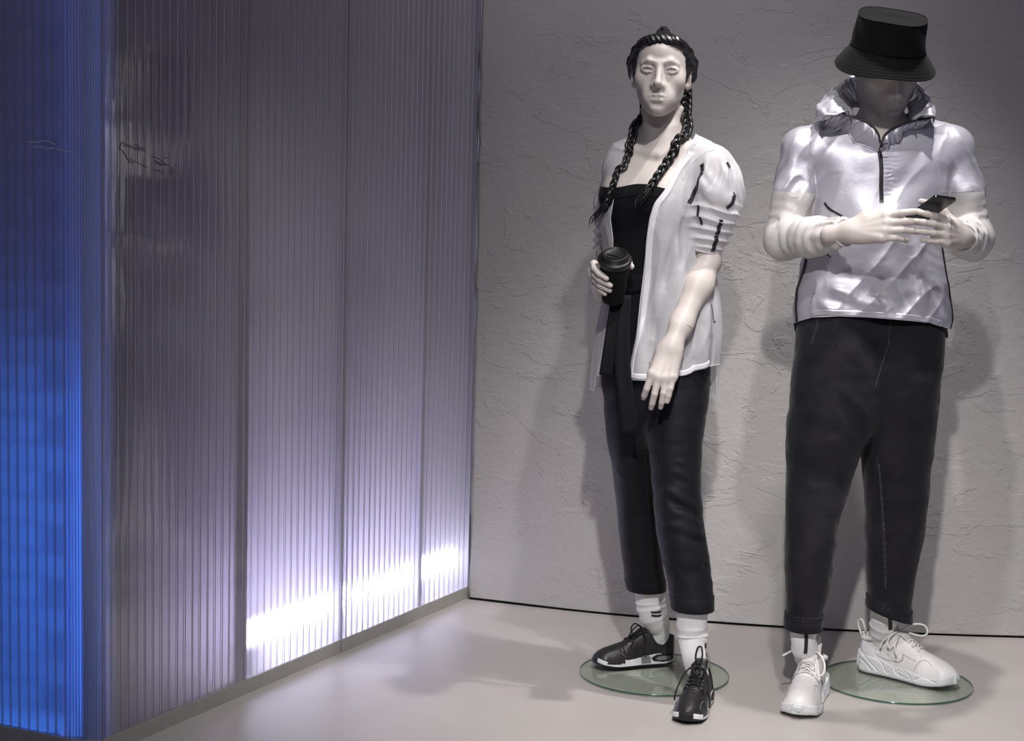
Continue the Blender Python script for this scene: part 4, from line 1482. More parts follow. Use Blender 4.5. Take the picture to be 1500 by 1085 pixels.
def white_sneaker(heel, toe, parent, label, bow):
    S = Shoe(heel, toe, True, parent, label)
    sh = S.build(dict(upper=M['shoe_white'], mid=M['sole_white'], out=M['sole_pale']), label)
    L, k = S.L, S.k
    f = lambda p: S.sole(p)
    for sg in (1, -1):
        S.side_patch([(0.62, 0.02), (0.66, 0.050), (0.72, 0.060), (0.80, 0.048), (0.90, 0.041), (1.02, 0.030), (1.02, 0.01), (0.62, 0.0)], sg, 0.0018, 'toe_guard', M['shoe_white'], sh)
        S.side_patch([(0.27, 0.050), (0.30, 0.112), (0.37, 0.118), (0.50, 0.098), (0.62, 0.080), (0.64, 0.058), (0.48, 0.070), (0.36, 0.048)], sg, 0.0018, 'eyestay', M['shoe_white'], sh)
        S.side_patch([(0.20, 0.055), (0.24, 0.085), (0.40, 0.080), (0.50, 0.064), (0.46, 0.046), (0.30, 0.044)], sg, 0.0012, 'mesh_panel', M['shoe_mesh'], sh)
        S.side_patch(swoosh(0.20, 0.046, 0.30, 0.085, True), sg, 0.0032, 'side_mark', M['shoe_white'], sh)
        S.side_patch([(-0.03, 0.04), (-0.03, 0.10), (0.03, 0.098), (0.10, 0.078), (0.19, 0.050), (0.20, 0.03)], sg, 0.0030, 'heel_cup', M['sole_white'], sh)
        S.side_patch([(-0.03, 0.062), (-0.03, 0.072), (0.04, 0.070), (0.14, 0.046), (0.13, 0.040), (0.03, 0.060)], sg, 0.0045, 'heel_rib', M['sole_white'], sh)
        S.side_patch([(0.05, 0.040), (0.10, 0.036), (0.22, 0.012), (0.18, 0.012), (0.10, 0.024), (0.05, 0.033)], sg, 0.0004, 'sole_inlay', M['sole_pale'], S.midsole, f=f)
        S.side_line([(0.20, 0.078), (0.26, 0.095), (0.31, 0.108)], sg, 0.0010, 'stitching', M['groove'], sh, off=0.0006)
        S.side_line([(0.20, 0.055), (0.30, 0.046), (0.46, 0.047), (0.50, 0.062), (0.42, 0.080), (0.28, 0.086)], sg, 0.0008, 'stitching', M['groove'], sh, off=0.0014)
        S.side_line([(0.63, 0.034), (0.66, 0.054), (0.72, 0.064), (0.80, 0.054)], sg, 0.0007, 'stitching', M['groove'], sh, off=0.0016)
    # rubber toe cap with its small tick mark
    V, F = surf(lambda p: smax(smax(S.sole(p, 0.003) - 0.0018, p[:, 2] - (0.032 * k - 9 * np.maximum(0, np.abs(p[:, 1]) - 0.012 * k) ** 1.0 * 0.3), 0.003), np.abs(p[:, 1]) - 0.029 * k, 0.004), np.array([0.93 * L, -0.04 * k, 0]), np.array([L + 0.025, 0.04 * k, 0.06]), 0.0018, slack=2.6)
    tc = S.mk('toe_cap', V, F, M['sole_pale'], S.midsole)
    g = lambda p: S.sole(p, 0.003) - 0.0018
    # tick on the toe cap: outline across (t), height (z)
    o = []
    for a, b in SWOOSH:
        t = (0.5 - a) * 0.020 * k; z = (0.018 + 0.017 * b) * k
        s = np.linspace(L + 0.03, 0.9 * L, 200)
        d = g(np.stack([s, np.full_like(s, t), np.full_like(s, z)], -1))
        i = int(np.argmax(d < 0))
        o.append([s[i] + 0.0014, t, z])
    o = np.array(o); n = len(o)
    V = np.vstack([o, o - np.array([0.004, 0, 0])])
    F = [list(range(n)), [n + i for i in range(n)][::-1]] + [[i, n + i, n + (i + 1) % n, (i + 1) % n] for i in range(n)]
    S.mk('toe_mark', V, F, M['groove'], tc, smooth=False)
    # vamp plate with small holes
    for i in range(3):
        q = S.srf((0.73 + 0.012 * i) * L, -0.012 * k + 0.006 * i * k, 0.0006)
        S.mk('perforation', *tube(np.array([q, q + np.array([0, 0, 0.0008])]), 0.0011, 8), M['groove'], sh)
    S.tongue(M['lining'], sh, 0.134, 0.050)
    # padded collar
    a = np.linspace(0.3, 2 * PI - 0.3, 40)
    ring = np.stack([0.185 * L - 0.049 * k * np.cos(a - PI) * 1.0, 0.0275 * k * np.sin(a), (0.094 + 0.010 * np.cos(a - PI) * -1) * k], -1)
    S.mk('collar', *tube(ring, 0.0065 * k, 10), M['lining'], sh)
    lp_ = catmull(np.array([(-0.002, 0, 0.085), (-0.014, 0, 0.108), (-0.016, 0, 0.126), (-0.006, 0, 0.130), (0.004, 0, 0.112), (0.006, 0, 0.100)]) * k, 30)
    S.mk('pull_loop', *tube(lp_, 0.0045 * k, 8, flat=0.4, up=(1, 0, 0)), M['lining'], sh)
    us = [0.38, 0.44, 0.50, 0.56, 0.62]
    S.laces(M['lace_white'], sh, us, 0.018, 0.0025, bow)
    return S


def sock(parent, pts, rs, rings=(), label=None, name='sock'):
    """ribbed tube sock with slouch rings: pts bottom to top"""
    path = resample(catmull(pts, 60), 0.002)
    n = len(path)
    r = np.interp(np.linspace(0, 1, n), np.linspace(0, 1, len(rs)), rs)
    s = np.linspace(0, 1, n)
    for c, w, hgt in rings:
        r = r + hgt * np.exp(-((s - c) / w) ** 2)
    V, F = tube(path, r, 64)
    G = V.reshape(n, 64, 3)
    rg = np.random.RandomState(int(abs(pts[0][0]) * 1000))
    a = np.arange(64)
    for i in range(n):
        wob = 0.0008 * np.sin(a * 2 * PI / 64 * 3 + s[i] * 25) + 0.0005 * np.sin(a * PI)   # fine ribs
        d = G[i] - path[i]
        G[i] = path[i] + d * (1 + wob / (norm(d) + 1e-9))[:, None]
    return mesh_obj(name, G.reshape(-1, 3), F, M['sock'], parent, **({'label': label} if label else {})), path, r

# ================================================================== WOMAN MANNEQUIN
M['skin'] = mat('mannequin_shell', (0.60, 0.54, 0.505), 0.42, spec=0.4, bump=[('noise', 300, 0.03, 0.001)])
M['seam'] = mat('joint_line', (0.25, 0.22, 0.20), 0.6)
M['black_cotton'] = mat('black_cotton', (0.007, 0.007, 0.009), 0.75, spec=0.14, sheen=0.04, bump=[('noise', 400, 0.15, 0.001)])
M['charcoal'] = mat('charcoal_twill', (0.0105, 0.0105, 0.0135), 0.58, spec=0.16, sheen=0.06, bump=[('diag', (160, 160, 160), 0.06, 0.001), ('noise', 500, 0.1, 0.001)])
M['tape'] = mat('black_tape', (0.012, 0.012, 0.015), 0.45)


def sheer(name, col, rough, spec, trans, see, bumps=None, metal=0.0):
    """thin cloth: lets light through, and a little of what lies under it"""
    m = mat(name, col, rough, spec=spec, bump=bumps, metal=metal)
    N, Lk = nodes_of(m)
    b = N['Principled BSDF']; out = next(n for n in N if n.type == 'OUTPUT_MATERIAL')
    t = N.new('ShaderNodeBsdfTranslucent'); t.inputs[0].default_value = (*col, 1)
    a = N.new('ShaderNodeMixShader'); a.inputs[0].default_value = trans
    Lk.new(b.outputs[0], a.inputs[1]); Lk.new(t.outputs[0], a.inputs[2])
    tr = N.new('ShaderNodeBsdfTransparent'); tr.inputs[0].default_value = (0.97, 0.96, 0.98, 1)
    c = N.new('ShaderNodeMixShader'); c.inputs[0].default_value = see
    Lk.new(a.outputs[0], c.inputs[1]); Lk.new(tr.outputs[0], c.inputs[2])
    Lk.new(c.outputs[0], out.inputs[0])
    return m


M['nylon'] = sheer('white_nylon', (0.80, 0.79, 0.82), 0.42, 0.45, 0.20, 0.26, [('noise', 14, 0.25, 0.01), ('noise', 260, 0.05, 0.001)])
M['nylon_edge'] = mat('white_nylon_hem', (0.74, 0.73, 0.76), 0.5)
M['hair'] = mat('black_hair', (0.010, 0.009, 0.009), 0.28, spec=0.7, bump=[('noise', (500, 500, 60), 0.35, 0.001)])

wz = lambda py: float(P(950, py, 4.58)[2])
wx = lambda px, py, Y=4.58: float(P(px, py, Y)[0])
W_YAW = math.radians(-27)
W_ROOT = empty('mannequin', disc_w + np.array([0, 0, 0.011]), 'woman mannequin with long black braids and an open white jacket, holding a cup', 'mannequin')


def wring(py, l, r, rx, ry, Y=4.58):
    return (wz(py), 0.5 * (wx(l, py, Y) + wx(r, py, Y)), Y, rx, ry)


W_HEAD = P(969, 107.5, 4.57)
W_HR = rotm(math.radians(-2), math.radians(1.5), math.radians(-9))
_torso = [(wz(195), wx(969, 195), 4.615, .050, .050), (wz(215), wx(967, 215), 4.61, .075, .058), (wz(240), wx(960, 240), 4.60, .125, .082), (wz(285), wx(952, 285), 4.58, .133, .098),
          (wz(340), wx(950, 340), 4.58, .112, .084), (wz(400), wx(951, 400), 4.58, .106, .082), (wz(470), wx(957, 470), 4.58, .138, .100), (wz(560), wx(962, 560), 4.58, .150, .105)]
SH_L = P(1047, 243, 4.515); SH_R = P(917, 240, 4.665)
EL_L = P(1036, 384, 4.50); WR_L = P(985, 506, 4.385)
EL_R = P(893, 372, 4.72); WR_R = P(879, 424, 4.50)
cup_axis = np.array([-0.02, -0.53, 0.85]); cup_axis /= np.linalg.norm(cup_axis)
CUP_TOP = P(901, 371.5, 4.37)                 # centre of the lid's top
# her left hand hangs in front of the jacket, back of the hand to the viewer
hand_l = Hand(WR_L, P(968, 556, 4.355) - WR_L, (-0.05, -1.0, 0.25), thumb_side=-1, scale=1.0,
              curls=[(0.30, 0.62, 0.50), (0.22, 0.50, 0.40), (0.16, 0.48, 0.38), (0.10, 0.30, 0.25)], spread=(0.02, -0.10, -0.16, -0.10),
              thumb=dict(base=(0.020, 0.020, -0.014), dirs=[(0.85, 0.30, -0.55), (0.95, -0.05, -0.35), (0.97, -0.15, -0.25)], lens=(0.042, 0.034, 0.026)))


def torso_w(p):
    d = zloft(p, _torso, 2.2, W_YAW)
    c, s = math.cos(W_YAW), math.sin(W_YAW)
    ax = np.array([c, s, 0]); fr = np.array([s, -c, 0])
    o = np.array([wx(950, 290), 4.58, wz(292)])
    for sx in (-1, 1):
        d = smin(d, ell(p, o + ax * sx * 0.058 + fr * 0.046, (0.054, 0.048, 0.058)), 0.04)
    nb = P(969, 205, 4.62)
    d = smin(d, cone(p, nb - np.array([0, 0, .012]), SH_L + np.array([-.02, 0, -0.002]), 0.048, 0.046), 0.05)
    d = smin(d, cone(p, nb - np.array([0, 0, .012]), SH_R + np.array([.02, 0, -0.002]), 0.048, 0.046), 0.05)
    return d


def arms_w(p):
    d = chain(p, [SH_L, 0.5 * (SH_L + EL_L), EL_L], [0.047, 0.043, 0.0365], 0.02)
    d = smin(d, chain(p, [EL_L, EL_L * 0.72 + WR_L * 0.28, WR_L * 0.75 + EL_L * 0.25, WR_L], [0.0365, 0.0385, 0.0275, 0.0235], 0.03), 0.012)
    d = smin(d, norm(p - (EL_L + np.array([0.013, -0.022, 0.002]))) - 0.012, 0.02)
    d2 = chain(p, [SH_R, EL_R], [0.046, 0.038], 0.02)
    d2 = smin(d2, chain(p, [EL_R, WR_R], [0.038, 0.026], 0.02), 0.01)
    return np.minimum(d, d2)


def neck_w(p):
    d = cone(p, P(971, 150, 4.60), P(968, 212, 4.63), 0.046, 0.050)
    d = smin(d, cone(p, P(945, 160, 4.585), P(960, 222, 4.555), 0.012, 0.012), 0.02)     # tendons to the collar-bone notch
    d = smin(d, cone(p, P(995, 160, 4.575), P(968, 222, 4.55), 0.012, 0.012), 0.02)
    return d


# gripping hand: four fingers round the left of the cup, palm behind it
def cup_pt(ang, h, r):
    """point around the cup: ang 0 = towards the viewer, + = image left; h down from the lid top"""
    z = cup_axis
    f = np.array([0, -1, 0]) - z * (-z[1]); f /= np.linalg.norm(f)
    s = np.cross(f, z); s = s if s[0] < 0 else -s
    return CUP_TOP - z * h + (f * math.cos(ang) + s * math.sin(ang)) * r


_cupf = []
for i, (h, a_tip, r0) in enumerate(((0.046, 0.50, .0085), (0.066, 0.26, .0088), (0.084, 0.30, .0084), (0.101, 0.62, .0074))):
    rc = 0.0435 - h * 0.07
    pts = [cup_pt(2.05, h + 0.006, rc + 0.020), cup_pt(1.55, h, rc + 0.014), cup_pt(1.05, h + 0.002, rc + r0 * 0.9), cup_pt(a_tip, h + 0.006, rc + r0 * 0.72)]
    _cupf.append((pts, [r0 * 1.15, r0 * 1.05, r0, r0 * 0.8]))
_thumb = [cup_pt(2.7, 0.075, 0.062), cup_pt(3.4, 0.060, 0.056), cup_pt(4.0, 0.052, 0.052), cup_pt(4.45, 0.050, 0.048)]


def cuphand(p):
    kn = [f[0][0] for f in _cupf]
    d = cone(p, WR_R, 0.5 * (kn[1] + kn[2]), 0.025, 0.020)
    for f in _cupf:
        d = smin(d, cone(p, WR_R + (f[0][0] - WR_R) * 0.15, f[0][0], 0.018, f[1][0] * 1.05), 0.014)
    fd = None
    for pts, r in _cupf:
        e = chain(p, pts, r, 0.0015)
        fd = e if fd is None else smin(fd, e, 0.0015)
    d = smin(d, fd, 0.006)
    d = smin(d, chain(p, [WR_R] + _thumb, [0.020, 0.017, 0.012, 0.010, 0.008], 0.006), 0.010)
    return d


_ch = np.vstack([np.vstack(f[0]) for f in _cupf] + [np.vstack(_thumb), WR_R[None]])
cuphand_b = bounded(cuphand, _ch.min(0) - 0.03, _ch.max(0) + 0.03, 0.02)
head_w = bounded(lambda p: head_sdf((p - W_HEAD) @ W_HR), W_HEAD - 0.16, W_HEAD + 0.16, 0.02)
hand_l_f = hand_l.sdf()


def body_w(p):
    d = torso_w(p)
    d = smin(d, arms_w(p), 0.03)
    d = smin(d, neck_w(p), 0.035)
    a, b = P(972, 226, 4.52), P(1030, 218, 4.54)
    d = smin(d, chain(p, [P(966, 228, 4.525), P(1000, 216, 4.535), P(1030, 212, 4.55)], [0.007, 0.008, 0.008], 0.01), 0.022)
    d = smin(d, chain(p, [P(955, 228, 4.54), P(930, 220, 4.58), P(914, 218, 4.63)], [0.007, 0.008, 0.008], 0.01), 0.022)
    d = smin(d, head_w(p), 0.016)
    d = smin(d, hand_l_f(p), 0.008)
    d = smin(d, cuphand_b(p), 0.008)
    return d


lo = np.array([wx(850, 400) - 0.02, 4.22, wz(585)]); hi = np.array([wx(1095, 300), 4.86, W_HEAD[2] + 0.16])
lo[2] = min(lo[2], hand_l.lo[2])
V, F = surf(lambda p: smax(body_w(p), wz(475) - p[:, 2] - 10 * np.maximum(0, 4.46 - p[:, 1]), 0.001), lo, hi, 0.0024, slack=1.9)
body = mesh_obj('body', V, F, M['skin'], W_ROOT)
# joint line at the wrist, line on the neck
def ring_on(f, a, b, t, r, n=60, tilt=(0, 0, 0)):
    c = a + (b - a) * t
    ax = (b - a) / np.linalg.norm(b - a) + np.array(tilt); ax /= np.linalg.norm(ax)
    u = np.cross(ax, [0, 1, 0.1]); u /= np.linalg.norm(u); v = np.cross(ax, u)
    th = np.linspace(0, 2 * PI, n)
    pts = c + r * (np.cos(th)[:, None] * u + np.sin(th)[:, None] * v)
    for _ in range(3):
        pts = project(f, pts, 0.0)
        pts -= ((pts - c) @ ax)[:, None] * ax
    return pts


V, F = tube(ring_on(arms_w, EL_L, WR_L, 0.80, 0.026, tilt=(0.25, 0, 0)), 0.0007, 5)
mesh_obj('wrist_joint', V, F, M['seam'], body)

# ---- hair: plaited cap with a small knot, and two long braids
def hair_w(p):
    q = (p - W_HEAD) @ W_HR
    d = ell(q, (0, 0.020, 0.026), (0.0835, 0.100, 0.0840))
    u = np.arctan2(q[:, 0], q[:, 2] - 0.0)
    v = q[:, 1]
    row = np.sin(u * 13 + 0.5)
    wv = np.sin(v * 330 + row * 1.2 + np.sign(q[:, 0]) * 0.5)
    d = d - 0.0032 * (1 - np.abs(row) ** 1.5) - 0.0014 * wv * (np.abs(row) < .8) - 0.0018 * noise(q, 60)
    # side rolls
    for sx in (-1, 1):
        d = smin(d, chain(q, [(sx * 0.045, -0.060, 0.074), (sx * 0.070, -0.030, 0.055), (sx * 0.083, 0.005, 0.030), (sx * 0.082, 0.04, -0.005)], [0.010, 0.012, 0.013, 0.012], 0.01) + 0.0022 * np.sin(q[:, 2] * 420 + q[:, 1] * 300), 0.01)
    d = smin(d, chain(q, [(0.010, -0.052, 0.096), (0.002, -0.036, 0.107), (-0.008, -0.020, 0.106)], [0.012, 0.014, 0.012], 0.008) + 0.0015 * np.sin(q[:, 0] * 500 + q[:, 1] * 300), 0.008)
    d = smin(d, chain(q, [(0.050, -0.052, 0.070), (0.026, -0.066, 0.077), (0.0, -0.067, 0.081), (-0.026, -0.066, 0.077), (-0.050, -0.052, 0.070)], [0.014, 0.015, 0.015, 0.015, 0.014], 0.02) + 0.0010 * np.sin(q[:, 0] * 420 + q[:, 2] * 260), 0.02)
    zl = np.interp(q[:, 1], [-0.12, -0.085, -0.070, -0.050, -0.034, -0.012, 0.006, 0.03, 0.06, 0.10], [0.060, 0.060, 0.056, 0.040, 0.008, -0.012, -0.004, -0.03, -0.085, -0.09])
    zl = zl + 0.0025 * np.sin(q[:, 0] * 260) + 0.002 * np.sin(q[:, 0] * 610)
    d = smax(d, (zl - q[:, 2]) * 0.65, 0.006)
    return d


V, F = surf(hair_w, W_HEAD - 0.15, W_HEAD + 0.16, 0.002, slack=2.2)
hair = mesh_obj('hair', V, F, M['hair'], W_ROOT)


# ---- black strapless bodice, waist band and hanging sash
def bod_clip(p):
    return p[:, 2] - (wz(273) + 0.006 * np.cos((p[:, 0] - wx(935, 273)) * 40))


V, F = surf(lambda p: torso_w(p) - 0.004 - 0.0022 * noise(p, (9, 9, 22)) - folds(p, [(P(925, 330, 4.47), P(962, 300, 4.47), .006, .003), (P(905, 345, 4.49), P(935, 365, 4.47), .006, -.003)]),
            np.array([wx(868, 300), 4.40, wz(560)]), np.array([wx(1030, 300), 4.75, wz(262)]), 0.004)
V, F = clip(V, F, bod_clip)
bodice = mesh_obj('bodice', V, F, M['black_cotton'], W_ROOT)
bodf = lambda p: torso_w(p) - 0.004
V, F = surf(lambda p: torso_w(p) - 0.0062, np.array([wx(868, 300), 4.40, wz(300)]), np.array([wx(1030, 300), 4.75, wz(262)]), 0.004)
V, F = clip(V, F, lambda p: np.maximum(bod_clip(p), -0.030 - bod_clip(p)))
mesh_obj('bodice_band', V, F, M['black_cotton'], bodice)
V, F = ribbon(bodf, [P(888, 418, 4.52), P(910, 417, 4.48), P(930, 415, 4.47), P(955, 414, 4.47), P(985, 416, 4.5)], 0.046, off=0.004, th=0.003)
belt = mesh_obj('waist_band', V, F, M['black_cotton'], W_ROOT)


def strap(name, mid, half, th, mt, parent, **kw):
    """flat hanging cloth strip: mid points, half-width vectors"""
    n = len(mid) * 6
    m_ = catmull(mid, n); hw = catmull(half, n)
    Tn = np.gradient(m_, axis=0)
    Nn = np.cross(hw, Tn); Nn /= norm(Nn)[:, None] + 1e-9
    cols = 5
    rows = []
    for sgn in (1, -1):
        for j in range(cols):
            u = j / (cols - 1) * 2 - 1
            rows.append(m_ + hw * u + Nn * (sgn * th * 0.5 + 0.0025 * math.sin(u * 2.5 + 1) * 1.0))
    G = np.stack(rows, 1)
    k = 2 * cols
    V = G.reshape(-1, 3); F = []
    ring = list(range(cols)) + list(range(2 * cols - 1, cols - 1, -1))
    for i in range(n - 1):
        for j in range(k):
            a, b = ring[j], ring[(j + 1) % k]
            F.append([i * k + a, i * k + b, (i + 1) * k + b, (i + 1) * k + a])
    F.append([(n - 1) * k + r for r in ring]); F.append([r for r in ring[::-1]])
    return mesh_obj(name, V, F, mt, parent, **kw)


M['sash'] = mat('sash_cotton', (0.009, 0.009, 0.011), 0.75, spec=0.15, sheen=0.06, bump=[('noise', 300, 0.2, 0.001)])
e = lambda w: np.array([w * PX, -0.2 * w * PX, 0])
strap('sash', [P(918, 432, 4.455), P(913, 480, 4.445), P(912, 530, 4.44), P(917, 580, 4.435), P(924, 635, 4.44)], [e(6), e(9), e(11), e(11), e(11.5)], 0.003, M['sash'], belt)
strap('sash', [P(903, 432, 4.46), P(898, 470, 4.455), P(893, 510, 4.45), P(887, 549, 4.455)], [e(7), e(8), e(9), e(9)], 0.003, M['sash'], belt)

# ---- trousers
WL_hip = np.array([wx(1000, 560), 4.55, wz(560)])


def leg_rings(rows):
    out = []
    for py, l, r, Y, ry in rows:
        a, b = P(l, py, Y), P(r, py, Y)
        out.append((0.5 * (a[2] + b[2]), 0.5 * (a[0] + b[0]), Y, 0.5 * (b[0] - a[0]), ry))
    return out


_legA = leg_rings([(470, 925, 1036, 4.555, .105), (545, 930, 1041, 4.55, .112), (600, 942, 1036, 4.53, .105), (640, 947, 1030, 4.51, .095), (700, 954, 1027, 4.485, .082), (760, 960, 1031, 4.465, .078), (800, 965, 1037, 4.45, .075), (850, 977, 1043, 4.435, .070), (880, 982.5, 1045, 4.42, .066), (902, 985.5, 1045.5, 4.415, .064)])
_legB = leg_rings([(470, 893, 990, 4.61, .10), (545, 881, 985, 4.61, .108), (600, 885, 966, 4.63, .10), (640, 889, 956, 4.64, .092), (700, 898, 957, 4.655, .080), (760, 905, 964, 4.67, .074), (800, 909, 968, 4.685, .070), (850, 916, 974, 4.71, .064), (880, 922, 976, 4.72, .060)])
_fA = [((970, 724), (1024, 757), .010, -.0085), ((966, 716), (1020, 740), .012, .005), ((980, 776), (1033, 795), .010, -.0075), ((975, 768), (1030, 782), .010, .005), ((986, 681), (1019, 691), .007, -.005), ((984, 674), (1020, 683), .008, .003),
       ((998, 638), (1031, 633), .007, -.005), ((995, 630), (1031, 626), .008, .003), ((990, 700), (1018, 712), .006, -.004), ((1000, 660), (1024, 668), .006, -.004), ((990, 840), (1040, 825), .008, -.004), ((1000, 866), (1042, 858), .008, -.004),
       ((960, 700), (975, 740), .012, .004), ((985, 610), (1036, 600), .008, .004), ((990, 586), (1034, 596), .007, -.004), ((1000, 750), (1032, 770), .007, .004), ((985, 800), (1015, 815), .008, -.003)]


def px_folds(items, Yf):
    return [(P(a[0], a[1], Yf), P(b[0], b[1], Yf), w * 1.3, h_) for a, b, w, h_ in items]


_foldsA = px_folds(_fA, 4.40)
_foldsB = px_folds([((925, 760), (960, 745), .01, -.005), ((925, 820), (968, 800), .01, -.005), ((900, 690), (940, 700), .01, .004), ((930, 850), (970, 842), .008, -.004)], 4.60)


def trou_w(p):
    a = zloft(p, _legA, 2.0)
    b = zloft(p, _legB, 2.0)
    m = p[:, 2] < wz(520)
    fa = np.zeros(len(p)); fb = np.zeros(len(p))
    near = np.abs(a) < 0.03
    if near.any():
        fa[near] = folds(p[near], _foldsA) * 1.5 + 0.0024 * noise(p[near], (8, 8, 30)) + 0.0012 * noise(p[near], (20, 20, 55))
    near = np.abs(b) < 0.03
    if near.any():
        fb[near] = folds(p[near], _foldsB) + 0.0022 * noise(p[near], (8, 8, 26))
    # pressed crease down the front
    a = a - fa; b = b - fb
    w = np.clip((wz(655) - p[:, 2]) / 0.12, 0, 1)      # apart below the crotch
    k = 0.06 * (1 - w) + 0.004 * w
    h = np.maximum(k - np.abs(a - b), 0) / k
    return np.minimum(a, b) - h * h * k * 0.25


lo = np.array([wx(865, 600), 4.25, float(P(1010, 905, 4.4)[2])]); hi = np.array([wx(1062, 600), 4.86, wz(462)])
V, F = surf(trou_w, lo, hi, 0.0032, slack=2.2)
zhA = float(P(1015, 900, 4.355)[2]); zhB = float(P(950, 877.5, 4.66)[2])
V, F = clip(V, F, lambda p: np.where(p[:, 1] + (p[:, 0] - wx(980, 880, 4.5)) * -0.9 < 4.58, zhA, zhB) - p[:, 2])
V, F = clip(V, F, lambda p: p[:, 2] - wz(478))
trousers = mesh_obj('trousers', V, F, M['charcoal'], W_ROOT)
Lp = boundary_loops(F)
M['hem'] = mat('trouser_hem', (0.0105, 0.0105, 0.0135), 0.65, spec=0.16, sheen=0.06, bump=[('noise', 300, 0.15, 0.001)])
for loop, closed in Lp:
    pt = V[loop]
    if pt[:, 2].mean() < wz(800):
        c = pt.mean(0)
        pt = smooth_path(pt, 3, True)
        pt = resample(np.vstack([pt, pt[:1]]), 0.004)
        hh = 0.040 if pt[:, 1].mean() < 4.55 else 0.036
        out = (pt - c); out[:, 2] = 0; out /= norm(out)[:, None]
        prof = [(0.0008, -0.0005), (0.0020, 0.002), (0.0022, hh - 0.0015), (0.0012, hh), (-0.002, hh), (-0.004, 0.0)]
        G = np.stack([project(trou_w, pt + np.array([0, 0, b_]), a_, it=4) for a_, b_ in prof], 1)
        n, m_ = len(pt), len(prof)
        Fh = [[i * m_ + j, ((i + 1) % n) * m_ + j, ((i + 1) % n) * m_ + (j + 1) % m_, i * m_ + (j + 1) % m_] for i in range(n - 1) for j in range(m_)]
        mesh_obj('hem', G.reshape(-1, 3), Fh, M['hem'], trousers)
# seams and pressed crease as raised lines
for pl, r_ in (([(948, 612), (957, 665), (967, 719), (979, 765), (990, 805), (996, 850), (999, 893)], 0.0012), ([(1017, 575), (1017, 640), (1017, 725), (1027, 775), (1036, 830), (1040, 890)], 0.0011)):
    pth = project(trou_w, resample(catmull([P(a, b, 4.40) for a, b in pl], 80), 0.006), 0.0002)
    mesh_obj('seam', *tube(smooth_path(pth, 2), r_, 6), M['charcoal'], trousers)
pth = project(trou_w, resample(catmull([P(a, b, 4.60) for a, b in [(955, 700), (960, 760), (963, 820), (964, 876)]], 60), 0.006), 0.0002)
mesh_obj('seam', *tube(smooth_path(pth, 2), 0.0012, 6), M['charcoal'], trousers)

# ---- white open jacket
_jk = []
for py, l, r, rx, ry, Y in ((222, 908, 1030, .118, .085, 4.605), (240, 893, 1036, .142, .100, 4.595), (264, 885, 1038, .150, .114, 4.585), (300, 879, 1038, .156, .124, 4.58), (340, 880, 1040, .156, .124, 4.58), (400, 885, 1046, .158, .118, 4.58), (450, 882, 1052, .168, .123, 4.58), (500, 875, 1051, .176, .128, 4.58), (560, 868, 1047, .182, .132, 4.58), (590, 866, 1046, .184, .134, 4.58)):
    _jk.append((wz(py), 0.5 * (wx(l, py) + wx(r, py)), Y, rx, ry))
_jf = px_folds([((975, 300), (958, 460), .016, .010), ((1000, 360), (962, 540), .014, .012), ((985, 330), (972, 420), .010, -.008), ((1010, 330), (985, 420), .012, -.010), ((955, 400), (945, 530), .012, -.008), ((940, 460), (930, 550), .010, .006),
                ((1005, 400), (985, 470), .012, .010), ((1040, 440), (1030, 530), .012, .008), ((1015, 470), (1012, 540), .012, -.006), ((990, 285), (970, 330), .010, .008), ((1005, 300), (995, 360), .010, -.008), ((965, 470), (955, 545), .010, -.007),
                ((978, 440), (968, 550), .010, .008), ((1028, 470), (1040, 500), .008, -.006)], 4.46)
SLV = [P(1046, 243, 4.515), P(1049, 268, 4.51), P(1048, 292, 4.507), P(1043, 315, 4.505), P(1037, 343, 4.503), P(1033, 369, 4.502)]
SLR = [0.052, 0.064, 0.066, 0.058, 0.046, 0.0405]


def sleeve_w(p):
    d = chain(p, SLV, SLR, 0.03)
    near = np.abs(d) < 0.04
    if near.any():
        q = p[near]
        ax = SLV[-1] - SLV[1]; L = np.linalg.norm(ax); ax = ax / L
        s = (q - SLV[1]) @ ax
        ang = np.arctan2(q[:, 0] - SLV[3][0], -(q[:, 1] - SLV[3][1]))
        low = np.clip((s - 0.045) / 0.03, 0, 1)
        wv = noise(q, (16, 16, 10))
        ph = s * 2 * PI / 0.026 + 2.2 * wv + 0.8 * np.sin(ang * 2.0 + s * 40)
        r = 0.0048 * (1 - np.abs(np.sin(ph * 0.5))) * 2 * low
        top = 1 - low
        ph2 = ang * 5.5 + 3.0 * noise(q, (13, 13, 9)) + s * 14
        r += top * np.clip((s + 0.10) / 0.05, 0, 1) * 0.0055 * (np.sin(ph2) ** 3 + 0.4)
        fl = np.clip((s - L + 0.012) / 0.006, 0, 1)
        r = r * (1 - fl)
        d[near] -= r
    return d


_slf = px_folds([((1052, 222), (1072, 270), .010, .007), ((1040, 225), (1050, 280), .009, -.007), ((1030, 240), (1062, 295), .010, .008), ((1064, 235), (1078, 275), .008, -.006), ((1018, 250), (1045, 300), .010, .008), ((1025, 270), (1070, 300), .010, .008), ((1020, 285), (1060, 318), .008, -.008),
                 ((1008, 265), (1030, 300), .010, -.007), ((1055, 290), (1082, 288), .008, .006)], 4.44)


